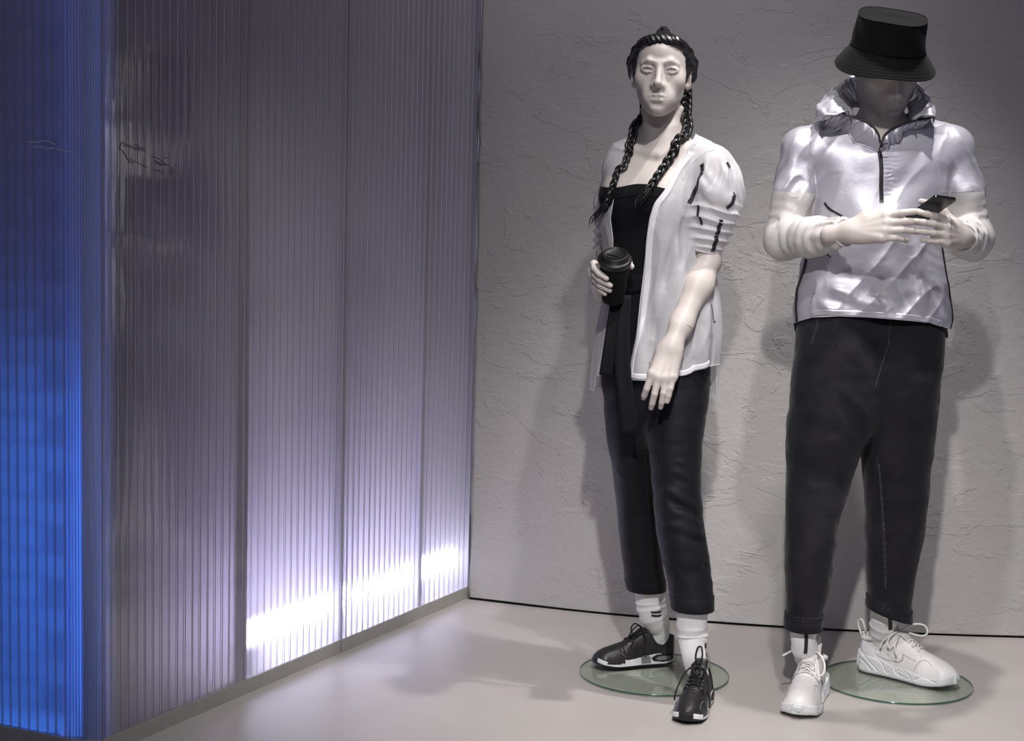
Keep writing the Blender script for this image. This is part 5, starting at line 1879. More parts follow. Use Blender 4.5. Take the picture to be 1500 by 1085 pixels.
def jacket_w(p):
    d = zloft(p, _jk, 2.15, W_YAW)
    near = np.abs(d) < 0.05
    if near.any():
        q = p[near]
        ang = np.arctan2(q[:, 0] - wx(960, 400), -(q[:, 1] - 4.58))
        lowf = np.clip((wz(330) - q[:, 2]) / 0.3, 0, 1)
        d[near] -= folds(q, _jf) * 1.35 + 0.005 * ((1 - np.abs(noise(q @ rotm(0, 0.25, 0), (17, 17, 3.2)))) ** 4 - 0.3) + lowf * 0.006 * np.sin(ang * 9 + 2.5 * noise(q, (7, 7, 3.0))) + 0.003 * noise(q, (18, 18, 12))
    nb = P(969, 203, 4.635)
    d = smin(d, cone(p, nb, SH_L + np.array([-.015, 0, 0.004]), 0.056, 0.056), 0.05)
    d = smin(d, cone(p, nb, SH_R + np.array([.000, 0, 0.006]), 0.056, 0.057), 0.05)
    sl = sleeve_w(p)
    d = smin(d, sl, 0.016)
    sr = chain(p, [SH_R, P(897, 300, 4.70), EL_R + np.array([0, 0, 0.02])], [0.054, 0.050, 0.046], 0.02)
    near = np.abs(sr) < 0.04
    if near.any():
        q = p[near]
        sr[near] -= 0.0045 * np.sin(q[:, 2] * 260 + 3 * noise(q, 18)) * np.clip((wz(300) - q[:, 2]) / 0.05, 0, 1)
    d = smin(d, sr, 0.02)
    near = (np.abs(d) < 0.03) & (p[:, 0] > wx(1000, 250))
    if near.any():
        d[near] -= folds(p[near], _slf)
    return d


cR = np.array(wpts[0])  # (unused helper kept for clarity)


def to_px(p):
    d = p - np.array([0, 0, CAM_H])
    z = d @ _F
    return 750 + CAM_F * (d @ _R) / z, 542.5 - CAM_F * (d @ _U) / z


# the front edges of the jacket, measured on the cloth
_ry = np.array([150, 186, 200, 215, 245, 280, 305, 330, 360, 400, 440, 480, 520, 545, 560])
_rx = np.array([1024, 1022, 1018, 1008, 990, 973, 963, 954, 947, 943, 938, 934, 927, 920, 916])
_ly = np.array([150, 200, 214, 230, 260, 290, 320, 350, 400, 450, 500, 540, 556])
_lx = np.array([930, 926, 924, 917, 908, 899, 894, 898, 897, 892, 886, 880, 877])


def front_clip(p):
    px, py = to_px(p)
    f = np.minimum(np.interp(py, _ry, _rx) - px, px - np.interp(py, _ly, _lx)) * PX     # >0 inside the opening
    back = p[:, 1] - (4.60 + 0.10 * np.clip((p[:, 2] - wz(235)) / 0.05, 0, 1))            # >0 behind: keep
    collar = p[:, 2] - wz(199)
    f = np.minimum(f, -back)
    # neck hole seen from above
    nh = 0.062 - np.hypot(p[:, 0] - wx(967, 205), (p[:, 1] - 4.62))
    nh = np.minimum(nh, p[:, 2] - wz(222))
    return np.maximum(f, nh)


def hem_clip(p):
    px, py = to_px(p)
    zf = np.interp(px, [860, 880, 915, 947, 995, 1047, 1060], [549, 551, 555.5, 557, 549.5, 534.5, 533])
    front = (zf - py) * PX
    yb = 4.585 + (p[:, 0] - wx(1047, 540)) * 0.0
    backz = p[:, 2] - float(P(1043, 572, 4.66)[2])
    isb = p[:, 1] > 4.575
    return -np.where(isb, backz, front)


def cuff_clip(p):
    ax = SLV[-1] - SLV[-2]; ax = ax / np.linalg.norm(ax) + np.array([-0.10, 0, 0]); ax /= np.linalg.norm(ax)
    e = (p - (SLV[-1] + np.array([0, 0, -0.002]))) @ ax
    near = (norm(p - SLV[-1]) < 0.075) & (chain(p, SLV, SLR, 0.03) < 0.012)
    a2 = (p[:, 2] - (EL_R[2] + 0.012)) * -1
    n2 = (norm(p - EL_R) < 0.075) & (p[:, 0] < wx(915, 370))
    return np.where(near & (p[:, 1] < 4.60), e, np.where(n2, a2, -1.0))


lo = np.array([wx(845, 400), 4.34, wz(580)]); hi = np.array([wx(1100, 300), 4.84, wz(180)])
V, F = surf(jacket_w, lo, hi, 0.0028, slack=2.6)
for cf in (cuff_clip, hem_clip, front_clip):
    V, F = clip(V, F, cf)
jacket = mesh_obj('jacket', V, F, M['nylon'], W_ROOT, label='white see-through nylon jacket with black tape on the pushed-up sleeve')
# turned edges: a thin welt round every open edge
parts = []
for loop, closed in boundary_loops(F):
    if len(loop) < 40:
        continue
    pt = V[loop]
    if closed:
        pt = np.vstack([pt, pt[:1]])
    pt = resample(smooth_path(pt, 3), 0.006)
    mesh_obj('edge_welt', *tube(smooth_path(pt, 1), 0.0010, 6), M['nylon_edge'], jacket)
# placket down the front edge
pl = [(1010, 220), (995, 246), (979, 280), (969, 305), (960, 331), (953, 361), (949, 401), (944, 441), (940, 481), (933, 521), (924, 552)]
V, F = ribbon(jacket_w, [P(a, b, 4.47) for a, b in pl], 0.017, off=0.0015, th=0.0012)
mesh_obj('placket', V, F, M['nylon_edge'], jacket)
pl = [(923, 552), (947, 553.5), (970, 551), (995, 546), (1020, 539.5), (1044, 532.5)]
V, F = ribbon(jacket_w, [P(a, b - 2, 4.46) for a, b in pl], 0.014, off=0.001, th=0.001)
mesh_obj('hem_band', V, F, M['nylon_edge'], jacket)
# black tape on the sleeve, broken up where the cloth is gathered
for pl, w in (([(1019, 234), (1023, 244), (1027, 249)], 0.0085), ([(1026, 250), (1019, 258), (1016, 272), (1011, 294)], 0.0085), ([(1022, 301), (1021, 310), (1021, 316)], 0.0045), ([(1024, 319), (1025, 325), (1027, 328)], 0.0045),
              ([(1073, 287), (1072, 294), (1063, 301)], 0.0075), ([(1056, 322), (1054, 333), (1051, 345)], 0.0080), ([(1051, 346), (1050, 358), (1048, 371)], 0.0080), ([(1077, 232), (1075, 240)], 0.0075), ([(1076, 281), (1079, 286), (1083, 286)], 0.0035)):
    V, F = ribbon(jacket_w, [P(a, b, 4.44) for a, b in pl], w * 1.35, off=0.0022, th=0.0010, step=0.004, cols=6)
    mesh_obj('tape_stripe', V, F, M['tape'], jacket)
# shoulder seam and yoke seam
for pl in ([(1046, 219), (1032, 224), (1017, 234), (1005, 250), (1000, 264)], [(1022, 193), (1016, 205)]):
    pth = project(jacket_w, resample(catmull([P(a, b, 4.47) for a, b in pl], 50), 0.005), 0.0003)
    mesh_obj('seam', *tube(smooth_path(pth, 1), 0.0012, 6), M['nylon_edge'], jacket)
# side pocket opening
pth = project(jacket_w, resample(catmull([P(a, b, 4.5) for a, b in [(1031, 446), (1036, 458), (1041, 472), (1047, 470)]], 40), 0.004), 0.0005)
mesh_obj('pocket_slit', *tube(smooth_path(pth, 1), 0.0013, 6), M['tape'], jacket)

# ---- long braids
def lay_on(path, f, r):
    for _ in range(4):
        d, g = grad(f, path, 0.002)
        mv = np.clip(r - d, 0, 0.03)
        g[:, 2] *= 0.3
        path = path + g / (norm(g)[:, None] + 1e-9) * mv[:, None]
        path = smooth_path(path, 6)
    return resample(path, 0.002)


def braid(name, pts, w0, w1, turns, tail):
    path = resample(catmull(pts, 120), 0.002)
    path = lay_on(path, lambda p: np.minimum(jacket_w(p) + 0.02 * (front_clip(p) > 0), body_w(p)), w0 * 0.36)
    n = len(path)
    T, N, B = frames(path, (0, -1, 0))
    t = np.linspace(0, 1, n)
    w = w0 + (w1 - w0) * t
    parts = []
    for k in range(3):
        ph = 2 * PI * (turns * t + k / 3)
        for m_ in range(3):                                   # each strand is a few locks
            o1 = (m_ - 1) * 0.13
            c = path + B * ((np.sin(ph) * 0.36 + o1 * np.cos(ph) * 0.9) * w)[:, None] + N * ((np.sin(2 * ph) * 0.17 + 0.03 * (m_ == 1)) * w)[:, None]
            parts.append(tube(c, w * (0.20 if m_ == 1 else 0.17), 8, up=(0, -1, 0)))
    rb = np.random.RandomState(len(pts))
    for k in range(14):                      # loose ends
        o = rb.normal(0, 1, 3) * np.array([0.006, 0.004, 0.004])
        e = np.asarray(tail) + rb.normal(0, 1, 3) * np.array([0.005, 0.004, 0.008])
        a = path[-6]
        pt = catmull([a + o * 0.3, 0.5 * (a + e) + o, e], 10)
        parts.append(tube(pt, np.linspace(0.0028, 0.0004, 10), 6))
    V, F = join(parts)
    return mesh_obj(name, V, F, M['hair'], hair)


braid('braid', [P(1004, 132, 4.69), P(1005, 152, 4.65), P(1004, 172, 4.60), P(1002, 195, 4.555), P(991, 218, 4.53), P(976, 242, 4.505), P(962, 262, 4.475), P(953, 274, 4.462)], 0.034, 0.021, 5.0, P(936, 300, 4.452))
braid('braid', [P(944, 140, 4.69), P(945, 165, 4.65), P(945, 185, 4.63), P(938, 205, 4.60), P(926, 230, 4.575), P(913, 255, 4.545), P(900, 280, 4.525), P(888, 303, 4.525)], 0.029, 0.016, 6.0, P(868, 328, 4.54))

# ---- coffee cup held in her right hand
cup = empty('coffee_cup', CUP_TOP - cup_axis * 0.150, 'black takeaway coffee cup with a black lid in the hand of the woman mannequin', 'cup')
M['cup'] = mat('cup_paper', (0.006, 0.006, 0.006), 0.85, spec=0.2)
M['lid'] = mat('lid_plastic', (0.007, 0.0065, 0.0065), 0.42, spec=0.4)
V, F = lathe([(0.0, -0.150), (0.028, -0.150), (0.0295, -0.1495), (0.030, -0.147), (0.0415, -0.026), (0.0405, -0.024), (0.0, -0.024)], (0, 0, 0), 64, cup_axis)
mesh_obj('cup_body', V + CUP_TOP, F, M['cup'], cup)
V, F = lathe([(0.0, -0.004), (0.027, -0.004), (0.0285, -0.003), (0.0300, 0.000), (0.0325, 0.0005), (0.0345, -0.001), (0.0375, -0.012), (0.0405, -0.0135), (0.0455, -0.0145), (0.0465, -0.017), (0.0460, -0.020), (0.0440, -0.022), (0.0438, -0.030), (0.0425, -0.031)], (0, 0, 0), 72, cup_axis)
lid = mesh_obj('lid', V + CUP_TOP, F, M['lid'], cup)
zax = cup_axis; xax = np.cross([0, 1, 0], zax); xax /= np.linalg.norm(xax); yax = np.cross(zax, xax)
LT = lambda a, b, h: CUP_TOP + xax * a + yax * b + zax * h
V, F = tube(np.array([LT(0, 0.004, -0.0045), LT(0, 0.004, -0.0032)]), 0.0019, 12)
mesh_obj('vent_hole', V, F, M['void'], lid)
sp = catmull([LT(-0.022, -0.004, -0.0035), LT(-0.015, -0.014, -0.003), LT(-0.002, -0.019, -0.003), LT(0.010, -0.017, -0.0035)], 20)
mesh_obj('sip_slot', *tube(sp, 0.0022, 8, flat=0.5), M['void'], lid)
sp = catmull([LT(-0.021, 0.003, -0.0035), LT(-0.012, -0.0005, -0.0028), LT(0.000, -0.005, -0.0028), LT(0.013, -0.013, -0.0035)], 20)
mesh_obj('tab_ridge', *tube(sp, 0.0016, 8), M['lid'], lid)

# ---- woman: sneakers and socks
zD = DISC_TOP + 0.001
hn = PF(985, 973.6, zD); tn = PF(869, 981, zD)
off_ = np.array([0.004, 0.040, 0])
bowB1 = [('lace_bow', [(0.112, 0.006, 0.118), (0.128, 0.016, 0.130), (0.150, 0.022, 0.118), (0.160, 0.020, 0.098), (0.146, 0.014, 0.098), (0.120, 0.006, 0.112)]),
         ('lace_bow', [(0.112, -0.004, 0.118), (0.126, -0.022, 0.126), (0.136, -0.030, 0.108), (0.130, -0.026, 0.090), (0.116, -0.012, 0.108)]),
         ('lace_end', [(0.114, 0.0, 0.118), (0.118, 0.028, 0.112), (0.112, 0.042, 0.085), (0.116, 0.046, 0.055), (0.113, 0.047, 0.040)]),
         ('lace_end', [(0.114, 0.0, 0.117), (0.140, 0.022, 0.100), (0.155, 0.032, 0.075), (0.162, 0.036, 0.066)])]
sn_r = black_sneaker(hn + off_, tn + off_, W_ROOT, 'black sneaker turned sideways with its pale sole, on the glass', bowB1)
tt = PF(1004, 1062, 0.0); hh_ = np.array([float(PF(1021, 1000, 0)[0]) + 0.004, tt[1] + 0.250, 0.001])
tt[2] = 0.001
bowB2 = [('lace_bow', [(0.108, 0.0, 0.122), (0.098, -0.010, 0.142), (0.090, -0.006, 0.168), (0.092, 0.005, 0.170), (0.100, 0.009, 0.145), (0.108, 0.002, 0.124)]),
         ('lace_end', [(0.110, 0.0, 0.120), (0.118, 0.022, 0.112), (0.140, 0.036, 0.086), (0.175, 0.047, 0.055), (0.190, 0.049, 0.030)]),
         ('lace_end', [(0.110, 0.0, 0.120), (0.116, -0.022, 0.114), (0.138, -0.038, 0.092), (0.170, -0.048, 0.062), (0.188, -0.049, 0.040)]),
         ('lace_bow', [(0.110, 0.0, 0.118), (0.130, -0.010, 0.116), (0.142, 0.002, 0.104), (0.130, 0.012, 0.110), (0.112, 0.002, 0.118)])]
sn_l = black_sneaker(hh_, tt, W_ROOT, 'black sneaker pointing at the viewer in front of the glass', bowB2)


def ank(S, f=0.19, z=0.06):
    return S.heel + S.a * f * S.L + np.array([0, 0, z])


a0 = ank(sn_r, 0.20, 0.055)
so, pth, rr_ = sock(W_ROOT, [a0, P(966, 922, a0[1] - 0.005), P(957, 900, 4.715), P(953, 882, 4.715), P(951, 862, 4.712)], [0.024, 0.030, 0.037, 0.042, 0.043, 0.043], [(0.55, 0.03, .002), (0.68, 0.03, .003), (0.80, 0.025, .002)])
sockf = lambda path, r: (lambda p: np.min(np.stack([norm(p - c) - q for c, q in zip(path[::4], r[::4])], 0), 0))


def sock_mark(path, r, pl, w, Y, parent):
    f = lambda p: chain(p, list(path[::6]), list(r[::6]), 0.002)
    V, F = ribbon(f, [P(a, b, Y) for a, b in pl], w, off=0.0012, th=0.0008, step=0.003)
    return mesh_obj('sock_stripe', V, F, M['tape'], parent)


sock_mark(pth, rr_, [(953, 897), (964, 898), (974, 897)], 0.005, 4.66, so)
sock_mark(pth, rr_, [(954, 903), (964, 904), (974, 903)], 0.005, 4.66, so)
a1 = ank(sn_l, 0.20, 0.055)
so2, pth2, rr2 = sock(W_ROOT, [a1, P(1016, 960, a1[1]), P(1015, 935, 4.415), P(1014, 912, 4.415), P(1014, 880, 4.415)], [0.023, 0.030, 0.034, 0.040, 0.0425, 0.0425], [(0.50, 0.03, .003), (0.58, 0.025, .0035), (0.70, 0.03, .002)])
sock_mark(pth2, rr2, [(1031, 942), (1031, 949)], 0.005, 4.39, so2)
sock_mark(pth2, rr2, [(1031, 956), (1031, 962)], 0.005, 4.39, so2)

# ================================================================== HOODED MANNEQUIN
def denim():
    m = mat('washed_black_denim', (0.0165, 0.016, 0.0200), 0.85, spec=0.12, sheen=0.12, bump=[('diag', (420, 420, 420), 0.12, 0.001), ('noise', 260, 0.2, 0.001)], vary=(14, 0.28))
    return m


M['denim'] = denim()
M['denim_seam'] = mat('denim_seam', (0.040, 0.039, 0.046), 0.8, bump=[('noise', 300, 0.4, 0.001)], vary=(60, 0.4))
M['satin'] = sheer('silver_satin', (0.62, 0.605, 0.675), 0.46, 0.55, 0.05, 0.0, [('noise', 11, 0.30, 0.012), ('noise', 900, 0.04, 0.0005)], metal=0.5)
M['ripstop'] = sheer('white_ripstop', (0.84, 0.81, 0.80), 0.42, 0.5, 0.25, 0.10, [('noise', 30, 0.2, 0.006)])
M['hat'] = mat('hat_cotton', (0.0065, 0.0062, 0.0066), 0.85, spec=0.15, sheen=0.06, bump=[('noise', 350, 0.25, 0.001)])
M['phone'] = mat('phone_back', (0.006, 0.006, 0.007), 0.25, spec=0.5)
M['phone_rim'] = mat('phone_rim', (0.05, 0.05, 0.055), 0.3, metal=0.8)

mz = lambda py: float(P(1290, py, 4.58)[2])
mx = lambda px, py, Y=4.58: float(P(px, py, Y)[0])
M_ROOT = empty('mannequin', disc_m + np.array([0, 0, 0.011]), 'mannequin in a black bucket hat and silver zip jacket looking down at a phone', 'mannequin')

H_O = P(1299, 93, 4.575)
H_R = rotm(0, 0, math.radians(9)) @ rotm(math.radians(27), 0, 0) @ rotm(0, math.radians(-3), 0)
HS = 1.04
head_m = bounded(lambda p: head_sdf(((p - H_O) @ H_R) / HS, True) * HS, H_O - 0.19, H_O + 0.17, 0.02)
SM_L, EM_L, WM_L = P(1175, 218, 4.60), P(1151, 351, 4.565), P(1246, 339, 4.315)
SM_R, EM_R, WM_R = P(1395, 216, 4.60), P(1424, 350, 4.570), P(1409, 347, 4.325)
hr = Hand(WM_L, P(1303, 331, 4.262) - WM_L, (-0.42, -0.86, 0.30), thumb_side=1, scale=1.04,
          curls=[(0.06, 0.24, 0.22), (0.20, 0.42, 0.40), (0.26, 0.46, 0.42), (0.36, 0.50, 0.45)], spread=(0.07, 0.02, 0.0, -0.02),
          thumb=dict(base=(0.040, 0.030, -0.004), dirs=[(0.86, 0.36, -0.20), (0.88, -0.10, -0.30), (0.75, -0.50, -0.20)], lens=(0.040, 0.030, 0.026)))
hl = Hand(WM_R, P(1381, 337, 4.252) - WM_R, (0.45, -0.86, 0.10), thumb_side=-1, scale=1.0,
          curls=[(0.22, 0.30, 0.18), (0.22, 0.26, 0.16), (0.28, 0.28, 0.16), (0.34, 0.30, 0.2)], spread=(0.10, 0.02, -0.02, -0.06),
          thumb=dict(base=(0.034, 0.026, -0.010), dirs=[(0.52, 0.74, -0.44), (0.66, 0.42, -0.62), (0.78, 0.12, -0.62)], lens=(0.044, 0.036, 0.030)))
hr_f, hl_f = hr.sdf(), hl.sdf()
_mt = [(mz(190), mx(1290, 190), 4.625, .062, .060), (mz(215), mx(1288, 215), 4.61, .12, .085), (mz(250), mx(1286, 250), 4.595, .158, .105), (mz(330), mx(1284, 330), 4.59, .150, .105), (mz(420), mx(1280, 420), 4.59, .145, .100)]


def body_m(p):
    d = zloft(p, _mt, 2.2, 0)
    nb = P(1290, 190, 4.635)
    for S_ in (SM_L, SM_R):
        d = smin(d, cone(p, nb - np.array([0, 0, .01]), S_ + np.array([0, 0, -0.002]), 0.052, 0.050), 0.05)
    for S_, E_, W_ in ((SM_L, EM_L, WM_L), (SM_R, EM_R, WM_R)):
        d = smin(d, chain(p, [S_, E_], [0.049, 0.040], 0.02), 0.03)
        e = chain(p, [E_, E_ * 0.7 + W_ * 0.3, W_], [0.040, 0.042, 0.028], 0.02)
        d = smin(d, e, 0.012)
    nk = cone(p, P(1292, 135, 4.61), P(1289, 200, 4.63), 0.056, 0.060)
    nk = smin(nk, cone(p, P(1262, 140, 4.595), P(1286, 207, 4.555), 0.013, 0.013), 0.02)
    nk = smin(nk, cone(p, P(1318, 145, 4.59), P(1293, 207, 4.553), 0.013, 0.013), 0.02)
    d = smin(d, nk, 0.035)
    d = smin(d, head_m(p), 0.018)
    d = smin(d, hr_f(p), 0.008)
    d = np.minimum(d, hl_f(p)) if False else smin(d, hl_f(p), 0.0012)
    return d


lo = np.minimum(np.array([mx(1100, 300), 4.12, mz(400)]), np.minimum(hr.lo, hl.lo)); hi = np.array([mx(1470, 300), 4.80, H_O[2] + 0.17])
V, F = surf(lambda p: smax(body_m(p), np.minimum(mz(330) - p[:, 2], 1) - 10 * np.maximum(0, 4.50 - p[:, 1]) - 3.0 * np.maximum(0, np.abs(p[:, 0] - mx(1288, 300)) - 0.17), 0.001), lo, hi, 0.0025)
body2 = mesh_obj('body', V, F, M['skin'], M_ROOT)

# ---- trousers: wide hips tapering to elasticated cuffs
_mA = leg_rings([(455, 1168, 1300, 4.575, .115), (500, 1166, 1300, 4.57, .122), (545, 1161, 1300, 4.565, .125), (608, 1154.5, 1290, 4.555, .122), (655, 1152.5, 1264, 4.545, .112), (690, 1151.5, 1251, 4.54, .102), (748, 1150.5, 1232, 4.50, .090), (800, 1150, 1222, 4.475, .082), (863, 1150.5, 1212, 4.45, .072), (893, 1152, 1203, 4.44, .062), (925, 1152, 1201, 4.435, .060)])
_mB = leg_rings([(455, 1260, 1384, 4.59, .115), (500, 1258, 1383, 4.59, .122), (545, 1256, 1378, 4.59, .125), (608, 1258, 1371, 4.60, .118), (655, 1262, 1365.5, 4.61, .106), (714, 1266, 1360, 4.625, .094), (778, 1268.5, 1352, 4.64, .086), (833, 1270, 1342, 4.65, .078), (884, 1272, 1335, 4.66, .066), (915, 1273, 1333, 4.66, .062)])
_fm = px_folds([((1226, 475), (1224, 570), .010, -.007), ((1218, 470), (1215, 560), .010, .004), ((1255, 480), (1275, 560), .012, .006), ((1262, 560), (1285, 572), .012, -.010), ((1232, 585), (1265, 640), .014, -.009), ((1240, 575), (1275, 610), .012, .007),
                ((1185, 870), (1212, 845), .010, -.010), ((1165, 880), (1200, 885), .008, .005), ((1180, 745), (1215, 765), .012, -.004), ((1160, 700), (1200, 720), .012, .003), ((1170, 800), (1215, 810), .012, .004), ((1190, 835), (1214, 828), .008, .006),
                ((1155, 860), (1165, 895), .008, .004), ((1208, 600), (1216, 660), .010, .003), ((1240, 660), (1228, 740), .010, -.004), ((1245, 530), (1262, 545), .010, -.006)], 4.43)
_fn = px_folds([((1300, 560), (1340, 650), .014, .005), ((1285, 740), (1320, 745), .012, -.006), ((1280, 860), (1325, 850), .010, -.008), ((1290, 880), (1330, 872), .008, .006), ((1310, 500), (1330, 580), .014, -.006), ((1275, 690), (1310, 720), .012, .004)], 4.50)


def trou_m(p):
    a = zloft(p, _mA, 2.1); b = zloft(p, _mB, 2.1)
    for d_, fl, sd in ((a, _fm, 0), (b, _fn, 9)):
        near = np.abs(d_) < 0.035
        if near.any():
            q = p[near]
            d_[near] -= folds(q, fl) + 0.0030 * noise(q + sd, (9, 9, 16)) + 0.0014 * noise(q + sd, (26, 26, 40))
    w = np.clip((mz(650) - p[:, 2]) / 0.10, 0, 1)
    k = 0.05 * (1 - w) + 0.003 * w
    h = np.maximum(k - np.abs(a - b), 0) / k
    return np.minimum(a, b) - h * h * k * 0.25


lo = np.array([mx(1135, 600), 4.35, float(P(1176, 925, 4.4)[2])]); hi = np.array([mx(1405, 600), 4.82, mz(455)])
V, F = surf(trou_m, lo, hi, 0.0032, slack=2.2)
def cuff_plane(p):
    px, py = to_px(p)
    left = p[:, 0] < mx(1237, 860)
    zA = float(P(1176, 898, 4.45)[2]) + 0.0 * p[:, 0]
    zB = float(P(1272, 876, 4.60)[2]) - (p[:, 0] - mx(1272, 876, 4.6)) * 0.34 - 0.002
    return np.where(left, zA, zB) - p[:, 2]
V, F = clip(V, F, cuff_plane)
V, F = clip(V, F, lambda p: p[:, 2] - mz(461))
tr2 = mesh_obj('trousers', V, F, M['denim'], M_ROOT)
for loop, closed in boundary_loops(F):
    pt = V[loop]
    if pt[:, 2].mean() < mz(800):
        c = pt.mean(0)
        pt = resample(np.vstack([smooth_path(pt, 4, True), pt[:1]]), 0.004)
        out = pt - c; out[:, 2] = 0; out /= norm(out)[:, None]
        isA = c[0] < mx(1237, 860)
        hh = 0.040 if isA else 0.034
        th = np.arctan2(out[:, 1], out[:, 0])
        ruf = 0.0016 * np.sin(th * 26)
        prof = [(0.001, 0.006), (0.005, 0.003), (0.0045, -0.004), (0.002, -0.007), (0.006, -0.012), (0.006, -hh + 0.004), (0.003, -hh), (-0.003, -hh), (-0.004, 0.0)]
        pinch = [1, 1, .4, .2, .4, .2, 0, 0, 0]
        G = np.stack([pt + out * (a_ + ruf * pk)[:, None] + np.array([0, 0, b_]) for (a_, b_), pk in zip(prof, pinch)], 1)
        n, m_ = len(pt), len(prof)
        Fh = [[i * m_ + j, ((i + 1) % n) * m_ + j, ((i + 1) % n) * m_ + (j + 1) % m_, i * m_ + (j + 1) % m_] for i in range(n - 1) for j in range(m_)]
        cf = mesh_obj('cuff', G.reshape(-1, 3), Fh, M['denim'], tr2)
        st = pt + out * 0.0032 + np.array([0, 0, -0.0055])
        mesh_obj('stitching', *tube(st, 0.0012 + 0.0007 * np.sin(np.arange(len(st)) * 1.9), 6), M['denim_seam'], cf)


def seam_on(f, pl, Y, r, name, m_, parent, off=0.0004, wob=0.0):
    pth = project(f, resample(catmull([P(a, b, Y) for a, b in pl], 90), 0.005), off)
    pth = smooth_path(pth, 2)
    rr_ = r + wob * np.sin(np.arange(len(pth)) * 1.7)
    return mesh_obj(name, *tube(pth, rr_, 6), m_, parent)


legb = lambda p: zloft(p, _mB, 2.1) - 0.001
seam_on(legb, [(1273, 690), (1276, 740), (1281, 800), (1285, 850), (1286, 885)], 4.50, 0.0022, 'seam', M['denim_seam'], tr2, wob=.0010)
seam_on(legb, [(1268, 680), (1271, 720), (1274, 790), (1278, 850), (1280, 882)], 4.50, 0.0010, 'seam', M['denim_seam'], tr2)
seam_on(trou_m, [(1313, 470), (1310, 500), (1304, 530), (1297, 555), (1293, 570)], 4.42, 0.0015, 'fly_stitching', M['denim_seam'], tr2, wob=.0004)
seam_on(trou_m, [(1190, 464), (1184, 480), (1175, 495), (1165, 507)], 4.45, 0.0015, 'pocket_edge', M['denim_seam'], tr2, wob=.0004)
seam_on(trou_m, [(1187, 464), (1180, 481), (1171, 494), (1164, 502)], 4.45, 0.0008, 'pocket_edge', M['denim_seam'], tr2)
seam_on(trou_m, [(1226, 466), (1225, 500), (1223, 545), (1222, 570)], 4.42, 0.0010, 'pleat', M['denim'], tr2)

# ---- silver half-zip jacket
def ring2(py, l, r, ry, Y=4.58):
    a, b = P(l, py, Y), P(r, py, Y)
    return (mz(py), 0.5 * (a[0] + b[0]), Y, 0.5 * (b[0] - a[0]), ry)


_mj = [ring2(196, 1215, 1365, .080, 4.61), ring2(225, 1190, 1386, .112, 4.595), ring2(260, 1184, 1390, .126, 4.59), ring2(300, 1186, 1386, .130, 4.585), ring2(345, 1184, 1378, .130), ring2(390, 1176.5, 1380, .132), ring2(420, 1168, 1384, .136), ring2(448, 1163, 1389, .140), ring2(475, 1162, 1392, .143), ring2(495, 1161, 1394, .144)]
_fj = px_folds([((1205, 225), (1285, 275), .016, .006), ((1215, 250), (1275, 270), .014, -.007), ((1295, 250), (1350, 240), .016, .006), ((1300, 275), (1365, 262), .014, -.006), ((1200, 330), (1240, 295), .012, .006), ((1195, 275), (1230, 300), .012, -.006),
                ((1225, 285), (1232, 300), .008, .006), ((1310, 300), (1335, 330), .012, .006), ((1340, 360), (1360, 450), .014, .010), ((1330, 350), (1345, 430), .014, -.008), ((1300, 380), (1320, 440), .016, .008), ((1185, 410), (1250, 430), .014, .008), ((1180, 430), (1245, 445), .012, -.008),
                ((1210, 400), (1270, 410), .012, -.005), ((1255, 440), (1300, 448), .012, .007), ((1370, 380), (1372, 460), .010, .007), ((1378, 400), (1380, 460), .008, -.006), ((1190, 445), (1225, 455), .010, .006), ((1280, 420), (1300, 455), .012, -.007)], 4.45)
SJL = [SM_L + np.array([0.004, 0, -0.004]), 0.5 * (SM_L + EM_L), EM_L, EM_L * 0.55 + WM_L * 0.45, EM_L * 0.08 + WM_L * 0.92]
SJR = [SM_R + np.array([-0.004, 0, -0.004]), 0.5 * (SM_R + EM_R), EM_R, EM_R * 0.5 + WM_R * 0.5, EM_R * 0.10 + WM_R * 0.90]
RJ = [0.060, 0.057, 0.053, 0.050, 0.0365]


def arm_j(p, pts, seed):
    d = chain(p, pts, RJ, 0.03)
    near = np.abs(d) < 0.05
    if near.any():
        q = p[near]
        dn = np.zeros(len(q))
        # spiral drag folds above the elbow, gathers at the cuff, compression folds in the crook
        ax = pts[2] - pts[0]; ax = ax / np.linalg.norm(ax)
        s = (q - pts[0]) @ ax
        ang = np.arctan2(q[:, 0] - pts[1][0], -(q[:, 1] - pts[1][1]))
        nz_ = noise(q + seed, (10, 10, 7))
        up = np.clip(1 - np.abs(s - 0.12) / 0.16, 0, 1)
        dn += 0.0042 * up * np.sin(ang * 3.5 + s * 38 * (1 if seed < 5 else -1) + 2.6 * nz_)
        ec, _t = seg_dist(q, pts[2], pts[2] + np.array([0.001, 0, 0]))
        dn += 0.0050 * np.exp(-(ec / 0.07) ** 2) * np.sin(ec * 260 + 3 * nz_)
        ax2 = pts[4] - pts[2]; L2 = np.linalg.norm(ax2); ax2 = ax2 / L2
        s2 = (q - pts[2]) @ ax2
        ar = np.arctan2((q - pts[2]) @ np.cross(ax2, [0, 0.3, 1.0]), (q - pts[2]) @ np.array([0, 0.3, 1.0]))
        g = np.clip((s2 / L2 - 0.55) / 0.3, 0, 1) * np.clip((1.02 - s2 / L2) / 0.08, 0, 1)
        dn += 0.0038 * g * np.sin(ar * 11 + 2 * nz_) + 0.003 * np.clip(s2 / L2, 0, 1) * np.sin(s2 * 170 + ar * 2.0 + 3 * nz_)
        dn += 0.003 * noise(q + seed, 24)
        dn += 0.0065 * ((1 - np.abs(noise((q + seed) @ rotm(0, 0.5 if seed < 5 else -0.5, 0), (20, 20, 6.5)))) ** 4 - 0.3) * np.clip(1.1 - s / 0.3, 0, 1)
        d[near] -= dn
    return d


_tilt = rotm(0, 0.7, 0)


